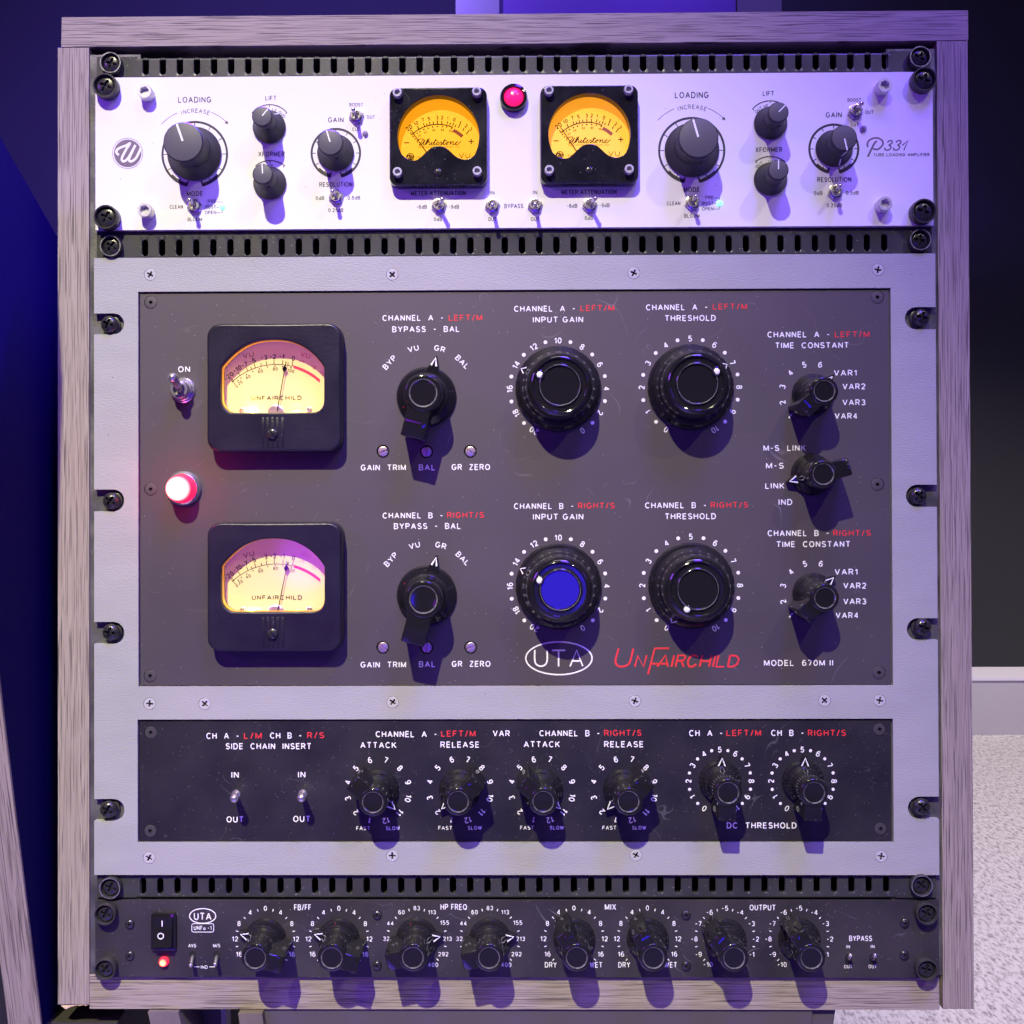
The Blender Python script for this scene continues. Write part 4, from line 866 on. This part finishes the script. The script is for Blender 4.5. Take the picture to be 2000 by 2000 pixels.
for q, sm in ((((59.94,345.49), (59.01,348.67), (58.09,352.76), (59.21,355.26), (61.94,355.86), (65.13,354.82), (66.73,352.09), (68.35,345.50)), 1), (((69.21,355.96), (70.83,349.60), (74.21,355.97), (75.97,349.38)), 0), (((88.81,345.45), (80.63,345.43), (76.69,360.29)), 0), (((78.77,354.25), (87.40,354.26)), 0),
              (((82.03,355.98), (86.74,349.40), (88.21,355.99)), 0), (((91.74,349.41), (90.12,356.00)), 0), (((92.39,356.00), (94.01,349.41), (97.42,349.56), (98.23,350.78), (96.95,352.37), (93.54,352.59)), 0), (((95.82,352.60), (97.16,356.01)), 0),
              (((105.36,350.34), (103.78,349.57), (101.51,349.88), (99.77,352.38), (99.89,355.10), (101.48,356.11), (104.44,354.66)), 1), (((107.87,349.44), (106.25,356.02)), 0), (((107.17,352.84), (112.16,352.85)), 0), (((113.09,349.45), (111.56,356.03)), 0), (((115.36,349.45), (113.83,356.04)), 0),
              (((117.17,349.46), (115.64,356.04), (120.18,356.05)), 0), (((123.76,349.47), (122.36,356.05)), 0), (((123.30,349.60), (126.93,349.70), (128.74,351.29), (127.82,354.47), (125.54,355.97), (122.36,356.05)), 0)):
    lg.stroke(catmull(list(q), 5) if sm else list(q), sw, IW - 0.05)
sheet('script_logo', lg, M['inkred'], up, 40)

# meters of the compressor
def comp_meter(X, needle, diamond, bulbs, by):
    h, fl_ = 9.8, -0.75
    outer = rrect(*X(145, 76), *X(1728, 1588), 7.4)
    top = [X(300 + (x), y) for x, y in ()]
    def cub(x): return 0
    pts = [X(*p) for p in ((305, 590), (340, 545), (400, 480), (480, 408), (570, 345), (670, 300), (780, 272), (900, 262), (930, 262), (1020, 266), (1130, 285), (1240, 328), (1340, 388), (1430, 468), (1490, 540), (1526, 595))]
    win = catmull(pts, 5) + [X(*p) for p in ((1526, 700), (1526, 860), (1526, 980), (1520, 1030), (1500, 1075), (1465, 1108), (1420, 1124), (1360, 1128))] + [X(x, 1128) for x in range(1300, 480, -60)] + [X(*p) for p in ((440, 1126), (395, 1110), (350, 1075), (320, 1030), (305, 980), (303, 860), (303, 700))]
    b, wp = bezel(outer, win, X(920, 760), h, fl_, 1.6, 0.8, None, 'vu_meter', comp, 260)
    u1 = abs(X(1000, 0)[0] - X(0, 0)[0]) / 1000.0
    for x in (808, 864, 920, 978, 1036): b.prism([X(x - 15, 1185), X(x + 15, 1185), X(x + 15, 1535), X(x - 15, 1535)], h - 0.2, h + 0.35, 0.25)
    m = put('vu_meter', b.mesh('vu_meter', [M['meter']], 40), comp, (0, 0, 0))
    ORIGIN[m.name] = W(0, 0, 0); m.location = W(0, 0, 0) - ORIGIN[comp.name]
    u0, v0 = X(250, 200); u9, v9 = X(1590, 1230); cx = X(960, 0)[0]
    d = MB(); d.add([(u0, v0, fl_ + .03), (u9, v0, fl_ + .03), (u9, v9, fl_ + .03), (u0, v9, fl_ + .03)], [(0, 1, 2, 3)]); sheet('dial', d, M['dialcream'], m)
    b = MB(); b.loft([[(u0, v0, w), (u9, v0, w), (u9, v9, w), (u0, v9, w)] for w in (fl_ - 0.6, fl_ - 0.05)]); b.box(u0, u9, v9, v9 + 0.4, fl_ - .6, h - 1.8); sheet('dial_backing', b, M['hole'], m)
    # everything printed on the dial is laid out for a dial `h` deep behind the front of the moulding
    k = (648.0 - fl_) / (648.0 - h)
    def D(x, y):
        p = X(x, y); return (-2.28 + (p[0] + 2.28) * k, 251.9 + (p[1] - 251.9) * k)
    s = MB(); z = fl_ + 0.12; pc = (965, 1330)
    def P(r, t): return D(pc[0] + r * math.sin(math.radians(t)), pc[1] - r * math.cos(math.radians(t)))
    s.stroke([P(770, t) for t in range(-42, 14, 4)] + [P(770, 14)], 7 * u1, z)
    for x0, y0, x1, y1 in ((430, 740, 458, 775), (437, 722, 470, 765), (513, 650, 543, 692), (612, 592, 630, 640), (663, 588, 677, 622), (706, 550, 719, 602), (783, 545, 789, 582), (845, 520, 850, 572), (938, 503, 939, 560), (1042, 510, 1040, 565), (1080, 525, 1078, 565), (1104, 535, 1102, 567), (1160, 525, 1152, 578)):
        s.stroke([D(x0, y0), D(x1, y1)], 8 * u1, z)
    for t, x, y, r in (('-20', 405, 697, -38), ('-10', 505, 612, -30), ('-7', 590, 560, -22), ('-5', 683, 517, -16), ('-3', 822, 478, -5), ('-2', 925, 468, 0), ('-1', 1030, 468, 4), ('0', 1165, 490, 10)): s.text(t, D(x, y), None, 58 * u1, r, w=z, bold=0.02)
    s.text('VU', D(635, 448), 132 * u1, 60 * u1, -14, w=z); s.text('VU', D(1307, 450), 120 * u1, 60 * u1, 16, w=z, m=1)
    s.text('+1', D(1262, 526), None, 42 * u1, 18, w=z, m=1); s.text('+2', D(1402, 592), None, 42 * u1, 28, w=z, m=1); s.text('+3', D(1505, 665), None, 42 * u1, 36, w=z, m=1)
    for t, x, y, r in (('0', 497, 815, -36), ('20', 540, 773, -30), ('40', 632, 707, -24), ('60', 778, 640, -10), ('80', 953, 613, 0), ('100', 1137, 636, 12)): s.text(t, D(x, y), None, 40 * u1, r, w=z, bold=0.01)
    for x, y in ((475, 787), (513, 748), (550, 718), (613, 678), (688, 640), (768, 610), (860, 588), (950, 580), (1040, 585), (1138, 600)): s.disc(*D(x, y), 8 * u1, z, 0, 10)
    s.text('UNFAIRCHILD', D(968, 955), 600 * u1, 54 * u1, w=z, bold=0.02); s.text('MODEL', D(1230, 1085), 140 * u1, 24 * u1, w=z, m=1); s.text('661', D(1233, 1118), 70 * u1, 20 * u1, w=z, m=1)
    s.flat([[P(785, t) for t in range(14, 44, 3)] + [P(752, t) for t in range(43, 13, -3)]], z, 2)
    sheet('dial_markings', s, [M['dialink'], M['inkred'], M['dialred']], m)
    for x, y in ((565, 1100), (1350, 1097)):
        kk = MB(); kk.head(38 * u1, 0.6, 0, 'phillips', deep=0.4); part('dial_screw', kk, M['chrome'], m, (*D(x, y), fl_ + 0.05))
    kk = MB(); c = D(960, 1140); kk.lathe([(105 * u1, fl_ + .1), (105 * u1, fl_ + 1.4), (90 * u1, fl_ + 1.8), (0.02, fl_ + 1.9)], 36, *c); sheet('needle_hub', kk, M['brass'], m)
    n = MB(); n0, n1 = D(*needle[0]), D(*needle[1]); zz = fl_ + 2.3; n.tube((*n0, zz), (*n1, zz), 0.30, 0.2, 8)
    dd = D(*diamond); n.add([(dd[0] - 26 * u1, dd[1], zz + .25), (dd[0] + 6 * u1, dd[1] - 46 * u1, zz + .25), (dd[0] + 34 * u1, dd[1] + 4 * u1, zz + .25), (dd[0] - 6 * u1, dd[1] + 48 * u1, zz + .25)], [(0, 1, 2, 3)]); sheet('needle', n, M['dialink'], m)
    cw_ = X(920, 760); q_ = MB(); q_.loft([[(cw_[0] + (p[0] - cw_[0]) * f, cw_[1] + (p[1] - cw_[1]) * f, w) for p in wp] for w, f in ((2.5, 0.997), (2.5, 0.985), (6.5, 0.985), (6.5, 0.997))], 0, False, False); sheet('window_wall_glow', q_, M['wallglow'], m, 35)  # added glowing band, paints the bulb light on the window wall
    g = MB(); g.add([(*p, 6.6) for p in wp], [tuple(range(len(wp)))]); sheet('window_pane', g, M['pane'], m)
    kk = MB(); kk.head(66 * u1, 1.3, 0.2, 'slot', deep=1.0); part('adjuster_screw', kk, M['screwblk'], m, (*X(920, 1378), h + 0.6), -42)
    # the two little bulbs that light the dial from behind the lower lip
    for x, e in ((690, bulbs[0]), (1215, bulbs[1])):
        kk = MB(); kk.lathe([(1.0, 0), (1.2, 0.6), (0.9, 1.4), (0.03, 1.8)], 12); p = D(x, 1170); part('bulb', kk, M['bulb'], m, (*p, fl_ + 2.0))
        l = lamp('meter_bulb_light', 'POINT', W(*D(x, by), fl_ + 2.2), W(0, 0, 0), e, (1.0, 0.66, 0.12), 0.0008)
    return m
qx = lambda x, y: ((-180.88,155.69)[0] + ((-89.26,156.14)[0] - (-180.88,155.69)[0]) * x / 1900.0, (-180.88,155.69)[1] + ((-180.98,247.20)[1] - (-180.88,155.69)[1]) * y / 1900.0)
comp_meter(qx, ((985, 1110), (1088, 535)), (1070, 615), (0.024, 0.010), 1130)
e2u = (-135.93,346.30)[0] - (-135.92,233.28)[0]; e2v = (-135.93,346.30)[1] - (-135.92,233.28)[1]
comp_meter(lambda x, y: (qx(x, y)[0] + e2u, qx(x, y)[1] + e2v), ((985, 1110), (1105, 540)), (1085, 605), (0.075, 0.016), 1112)

# knobs of the compressor
def wing_knob(parent, at, h, rs, rb, rw, ww, nose, ang, base, key):
    """black pointer knob: skirt, body with a dished top, a grip wing, and a nose that carries a white chevron"""
    def mk():
        a = MB(); t = rs - rb
        a.lathe([(rs - .3, 0.3), (rs, 0.6), (rs, 1.3), (rs - .06 * t, 2.1), (rs - .2 * t, 3.1), (rs - .4 * t, 4.1), (rs - .62 * t, 5.2), (rb + .2 * t, 6.6), (rb + .1 * t, 8.2), (rb + 0.2, 10.5), (rb + 0.05, h - 1.8), (rb - .12, h - 1.0), (rb - .4, h - .45), (rb - .85, h - 0.1), (rb - 1.4, h)], 56, cap1=False)
        a.lathe([(rb - 1.4, h), (rb * .74, h - .02)], 56, cap0=False, cap1=False)
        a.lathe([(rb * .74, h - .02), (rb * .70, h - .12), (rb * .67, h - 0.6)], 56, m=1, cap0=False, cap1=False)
        a.lathe([(rb * .67, h - 0.6), (rb * .60, h - 0.7), (0.02, h - 0.55)], 56, cap0=False)
        hw = ww / 2
        def wl(x0, x1, d, w): return [(-x0 + d * 0, d and 0, w)]
        ls = []
        for w, g in ((1.6, 0.0), (h - 2.0, 0.0), (h - 1.2, 0.15), (h - 0.75, 0.6)):
            ls.append([(-hw + g, 0.0, w), (hw - g, 0.0, w), (hw - g, rw * .55, w), (hw - g * .9 + .05, rw - 0.5 - g, w), (hw - .5 - g, rw - g, w), (-hw + .5 + g, rw - g, w), (-hw + g * .9 - .05, rw - .5 - g, w), (-hw + g, rw * .55, w)])
        a.loft(ls)
        nl, nw = nose
        a.loft([[(-nw * q, -rb * .6, w), (0.0 - .25, -nl * (.99 if w > 1 else 1), w), (0.25, -nl * (.99 if w > 1 else 1), w), (nw * q, -rb * .6, w)] for w, q in ((0.4, 1.3), (4.3, 1.25), (4.6, 1.15))])
        p = MB(); tip = -nl + 1.5; k = nw / (nl - rb * .6) * 0.92; L = min(4.6, nl - rb - 2.2)
        p.stroke([(-k * L - 0.2, tip + L), (0, tip), (k * L + 0.2, tip + L)], 0.85 if nl < 18 else 1.15, 4.62, flat=0.1)
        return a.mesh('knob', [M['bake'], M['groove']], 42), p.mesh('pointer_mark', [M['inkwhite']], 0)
    k, p = shared(('wing', key), mk)
    o = put('knob', k, parent, (*at, base), ang); put('pointer_mark', p, o, (*at, base), ang); return o
BK = ((-49.96,200.38), (-50.10,314.60))
wing_knob(comp, BK[0], 26, 17.2, 10.6, 25.5, 13.2, (24.0, 5.4), 14.5, BWD, 'big'); wing_knob(comp, BK[1], 26, 17.2, 10.6, 25.5, 13.2, (24.0, 5.4), 14.5, BWD, 'big')
SMALL = (25.0, 12.0, 8.0, 15.8, 9.8, (15.6, 4.6))
def small(parent, at, ang, base, key='small', dims=SMALL): return wing_knob(parent, at, *dims[:5], dims[5], ang, base, key)
small(comp, KA, 46, BWD); small(comp, KB, 48, BWD); small(comp, (170.79,246.03), -106, BWD)
def round_knob(parent, at, ang, base):
    def mk():
        a = MB()
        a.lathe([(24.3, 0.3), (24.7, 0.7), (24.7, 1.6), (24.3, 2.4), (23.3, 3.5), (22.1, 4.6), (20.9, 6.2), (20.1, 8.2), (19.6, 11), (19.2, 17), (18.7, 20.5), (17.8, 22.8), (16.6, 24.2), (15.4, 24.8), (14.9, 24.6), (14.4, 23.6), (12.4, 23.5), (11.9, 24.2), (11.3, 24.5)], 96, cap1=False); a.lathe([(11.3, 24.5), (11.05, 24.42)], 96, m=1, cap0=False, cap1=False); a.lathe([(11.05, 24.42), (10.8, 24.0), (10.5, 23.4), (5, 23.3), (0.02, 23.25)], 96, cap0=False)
        d = MB(); d.lathe([(1.75, 0), (1.75, .25), (1.4, 0.5), (0.02, 0.55)], 24)
        r = MB(); r.lathe([(2.6, 0), (2.6, 1.0), (2.2, 1.2), (1.9, 0.9), (1.85, 0.2), (0.02, 0.1)], 28)
        p = MB(); p.stroke([(-1.9, 3.4), (0, 0), (1.9, 3.4)], 0.7, 0.0, flat=0.12)
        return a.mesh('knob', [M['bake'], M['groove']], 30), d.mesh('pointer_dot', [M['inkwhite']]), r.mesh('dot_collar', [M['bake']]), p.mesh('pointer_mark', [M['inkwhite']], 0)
    k, d, r, p = shared('round', mk)
    o = put('knob', k, parent, (*at, base), ang)
    q = pol(*at, 12.6, ang); put('dot_collar', r, o, (*q, base + 23.4), ang); put('pointer_dot', d, o, (*q, base + 23.9), ang)
    c = put('pointer_mark', p, o, (*pol(*at, 24.2, ang), base + 2.85), ang)
    tilt = Matrix.Rotation(math.radians(ang), 3, 'Y') @ Matrix.Rotation(math.radians(-42), 3, 'X')
    c.rotation_euler = (o.rotation_euler.to_matrix().inverted() @ tilt).to_euler()
    return o
round_knob(comp, GA, -62, BWD); round_knob(comp, GB, -65, BWD); round_knob(comp, TA, 58, BWD); round_knob(comp, TB, -151, BWD)
def trimmer(parent, at, rot):
    def mk():
        a = MB(); a.lathe([(3.75, -0.02), (3.75, -1.6), (0.02, -1.6)], 32, cap0=False)
        s = MB(); s.head(2.95, 0.3, -0.75, 'slot', deep=0.8)
        return a.mesh('trimmer', [M['hole']], 0), s.mesh('slotted_shaft', [M['brass']])
    a, s = shared('trim', mk); o = put('trimmer', a, parent, (*at, BWD)); put('slotted_shaft', s, o, (*at, BWD), rot)
for p, r in TR: trimmer(comp, p, r)
toggle(comp, (-190.62,196.16), (-191.04,189.59), 20.0, 7.3, BWD, 'large')
p = (-190.04,252.86)
b = MB(); b.lathe([(10.0, 0), (10.0, 2.0), (9.2, 3.4), (8.4, 4.0), (8.0, 3.6)], 48, cap1=False); jl = part('indicator_lamp', b, M['chrome'], comp, (*p, BWD))
b = MB(); b.lathe([(8.0, 3.0), (7.9, 7.5), (7.4, 11.0), (6.4, 13.6), (4.4, 15.4), (2.0, 16.2), (0.02, 16.4)], 40, cap0=False); part('lens', b, M['jewelred'], jl, (*p, BWD)); lamp('jewel_glow', 'POINT', W(p[0] - 2, p[1], 24), W(0, 0, 0), 0.03, (1.0, 0.03, 0.10), 0.006)

# lower control panel
ink = Ink(); red = Ink()
hJ = 3.56
for s, q, wd in (('CH  A  -', (-167.91,395.23), 18.81), ('CH  B  -', (-131.48,395.08), 18.26), ('SIDE  CHAIN  INSERT', (-141.47,401.18), 49.30), ('IN', (-160.80,417.65), 4.29), ('OUT', (-160.83,443.15), 9.86), ('IN', (-122.38,417.50), 4.29), ('OUT', (-122.43,442.89), 9.86),
                 ('CHANNEL  A  -', (-62.14,394.34), 35.25), ('VAR', (-7.57,394.00), 9.74), ('CHANNEL  B  -', (31.59,393.94), 34.64), ('ATTACK', (-78.22,400.63), 20.79), ('RELEASE', (-31.35,400.38), 22.39), ('ATTACK', (15.65,400.23), 20.79), ('RELEASE', (62.67,400.27), 22.59),
                 ('CH  A  -', (109.60,393.94), 19.15), ('CH  B  -', (156.27,393.90), 18.68), ('DC  THRESHOLD', (141.19,446.71), 39.81)): label(s, q, wd, hJ)
for s, q, wd in (('L/M', (-150.51,395.15), 10.32), ('R/S', (-114.29,394.92), 9.86), ('LEFT/M', (-32.23,394.07), 19.78), ('RIGHT/S', (62.10,393.78), 21.39), ('LEFT/M', (131.26,393.87), 19.81), ('RIGHT/S', (178.74,393.92), 21.70)): label(s, q, wd, hJ, 0, red)
for s, q in (('FAST', (-87.07,448.26)), ('SLOW', (-70.01,448.26)), ('FAST', (-39.92,448.07)), ('SLOW', (-22.98,448.07)), ('FAST', (7.06,447.98)), ('SLOW', (24.07,447.98)), ('FAST', (54.17,447.99)), ('SLOW', (71.16,448.00))): label(s, q, 7.93, 2.21)
AR = ((-78.49,426.55), (-31.43,426.28), (15.65,426.21), (62.66,426.24)); DC = ((117.53,421.41), (164.73,421.45))
for c in AR: dial_ring(c, [str(i) for i in range(1, 13)], 17.9, -165, 30, 3.5, 0)
for c in DC: dial_ring(c, [str(i) for i in range(11)], 18.0, -150, 30, 3.4, 0.9)
ink.flush(M['inkwhite'], lo); red.flush(M['inkred'], lo)
for c, a in zip(AR + DC, (133, -133, 133, -135, 2, 2)): small(comp, c, a, BWD)
for p, q in (((-160.27,428.85), (-157.08,426.62)), ((-121.86,428.60), (-119.44,426.37))): toggle(comp, p, q, 16.0, 2.6, BWD, 'bare')

# ================================================================== BOTTOM BLACK UNIT
un = thing('sidechain_processor', 'black one unit processor with eight pointer knobs at the bottom of the rack', 'audio unit', (0, 533.2, 0))
b = MB(); b.prism([(-241.3, 489.4), (241.6, 489.4), (241.6, 533.0), (-241.3, 533.0)], -2.6, 0.0, 0.5); face = sheet('faceplate', b, M['black_unit'], un)
for p, r in (((-233.86,495.53), 25), ((-233.87,526.81), 40), ((233.06,495.01), 30), ((232.86,526.63), 15)): cup_screw(un, p, 6.1, 5.4, r, 0.0)
for p in ((-221.11,502.64), (-221.13,520.62), (-78.97,497.26), (-79.04,526.17), (97.60,497.17), (97.58,526.16), (222.00,501.74), (221.65,519.91)):
    def mk():
        a = MB(); a.head(2.7, 1.5, 0.1, 'pin', deep=1.0, flatr=0.25); return a.mesh('button_screw', [M['screwblk']])
    put('button_screw', shared('button', mk), un, (*p, 0))
ink = Ink(); IW = 0.08
def lab(s, q, wd, h, bold=0.008): ink.text(s, q, wd, h, 0, IW, bold=bold)
FB = ((-143.17,511.17), (-100.99,511.14)); HP = ((-56.34,511.01), (-14.47,510.98)); MX = ((33.63,510.94), (75.57,510.91)); OP = ((119.79,511.01), (161.97,510.98))
hN = 3.31
for s, q, wd, h in (('FB/FF', (-121.74,493.07), 9.84, 3.41), ('HP FREQ', (-35.14,492.83), 15.16, 3.41), ('MIX', (54.49,492.79), 6.43, 3.41), ('OUTPUT', (141.27,493.11), 14.88, 3.28), ('BYPASS', (196.90,510.60), 13.00, 3.16),
                    ('IN', (189.80,515.36), 2.11, 1.99), ('OUT', (189.73,526.61), 4.69, 1.99), ('IN', (203.71,515.24), 2.11, 1.99), ('OUT', (203.64,526.60), 4.69, 1.99),
                    ('AVG', (-185.21,515.00), 4.52, 2.01), ('M/S', (-171.23,514.99), 4.12, 2.01), ('IND', (-178.39,527.29), 3.92, 1.91), ('UTA', (-179.26,498.30), 10.04, 4.22), ('UNFa -1', (-179.27,504.90), 10.24, 2.41),
                    ('DRY', (20.28,525.80), 6.83, 3.21), ('WET', (46.16,525.77), 7.23, 3.21), ('DRY', (62.23,525.76), 6.83, 3.21), ('WET', (88.77,525.73), 7.23, 3.21)): lab(s, q, wd, h)
for C_, names in ((FB + MX, ((-120, '16'), (-90, '12'), (-60, '8'), (-30, '4'), (0, '0'), (30, '4'), (60, '8'), (90, '12'), (120, '16'))),
                  (HP, ((-90, '32'), (-60, '44'), (-30, '60'), (0, '83'), (30, '113'), (60, '155'), (90, '213'), (120, '292'), (148, '400'))),
                  (OP, ((-146, '-10'), (-120, '-9'), (-90, '-8'), (-60, '-7'), (-30, '-6'), (0, '-5'), (30, '-4'), (60, '-3'), (90, '-2'), (120, '-1')))):
    for c in C_:
        g = ink.group()
        for a, s in names:
            g.text(s, pol(c[0], c[1], 17.5 + (0.9 if abs(a) == 60 and len(s) > 2 else 0), a), None, 2.91 if C_ is not HP else 2.51, 0, IW, bold=0.008)
        for a in list(range(-135, 136, 30)): g.stroke([pol(*c, 16.2, a), pol(*c, 17.6, a)], 0.5, IW - 0.05)
g = ink.group('oval_logo'); c = (-179.26,498.10); g.stroke([(c[0] + 7.53 * math.sin(t), c[1] - 4.22 * math.cos(t)) for t in [2 * math.pi * i / 48 for i in range(48)]], 0.60, IW - 0.04, 0, True)
g.stroke(rrect(*(-185.50,502.50), *(-172.93,507.29), 1.0), 0.40, IW - 0.04, 0, True)
g = ink.group('bracket'); g.stroke([(-184.12,527.20), (-181.10,527.19)], 0.40, IW - 0.04); g.stroke([(-175.37,527.19), (-172.25,527.19)], 0.40, IW - 0.04)
ink.flush(M['inkwhite'], face)
LONG = (26.5, 12.0, 8.0, 15.2, 9.6, (15.4, 4.6))
for c, a in zip(FB + HP + MX + OP, (-72, -72, 78, 78, 150, 150, 135, 150)): small(un, c, a, 0.0, 'long', LONG)
# rocker power switch
b = MB(); q0, q1 = (-208.54,495.73), (-194.08,517.50); b.prism(rrect(*q0, *q1, 1.8, 4), 0, 2.2, 0.7)
rk = part('rocker_switch', MB(), M['bake'], un, (0, 0, 0)) if False else None
sw_ = put('rocker_switch', b.mesh('rocker_switch', [M['bake']], 35), un, (0, 0, 0)); ORIGIN[sw_.name] = W(0, 0, 0); sw_.location = W(0, 0, 0) - ORIGIN[un.name]
r0, r1 = (-206.30,497.77), (-195.69,513.69); b = MB(); n = 10; ls = []
for x in (r0[0], r1[0]):
    ls.append([(x, r0[1] + (r1[1] - r0[1]) * i / n, 3.2 + 2.0 * (i / n - 0.35) ** 2 * 2.2 - (1.2 * (i / n) if i < 2 else 1.2 * 0) * 0 + (1.4 * i / n)) for i in range(n + 1)] + [(x, r1[1], 1.8), (x, r0[1], 1.8)])
b.loft(ls); rkr = sheet('rocker', b, M['bake'], sw_)
b = MB(); c = (-201.38,500.86); b.stroke([(c[0], c[1] - 1.61), (c[0], c[1] + 1.81)], 0.60, 3.95); c = (-201.88,507.63); b.stroke(circle(*c, 1.61, 24), 0.60, 5.05, 0, True); sheet('switch_symbols', b, M['inkwhite'], sw_)
led(un, (-201.43,523.92), 2.7, 'ledred', 3.2)
def slide(at, tip, wt):
    b = MB(); b.prism(rrect(at[0] - 2.01, at[1] - 3.01, at[0] + 2.01, at[1] + 3.41, 1.61, 5), -0.2, 0.03); o = put('toggle_switch', b.mesh('toggle_switch', [M['hole']], 0), un, (0, 0, 0)); ORIGIN[o.name] = W(0, 0, 0); o.location = W(0, 0, 0) - ORIGIN[un.name]
    l = MB(); l.tube((*at, 0.0), (*tip, wt), 0.9, 1.15, 14, ball=1.25); sheet('lever', l, M['chrome'], o, 35)
slide((-185.12,521.20), (-183.96,523.70), 8.0); slide((-171.24,521.19), (-170.15,523.10), 8.0); slide((189.98,522.55), (189.19,517.10), 7.0); slide((203.78,522.54), (203.07,516.98), 7.0)
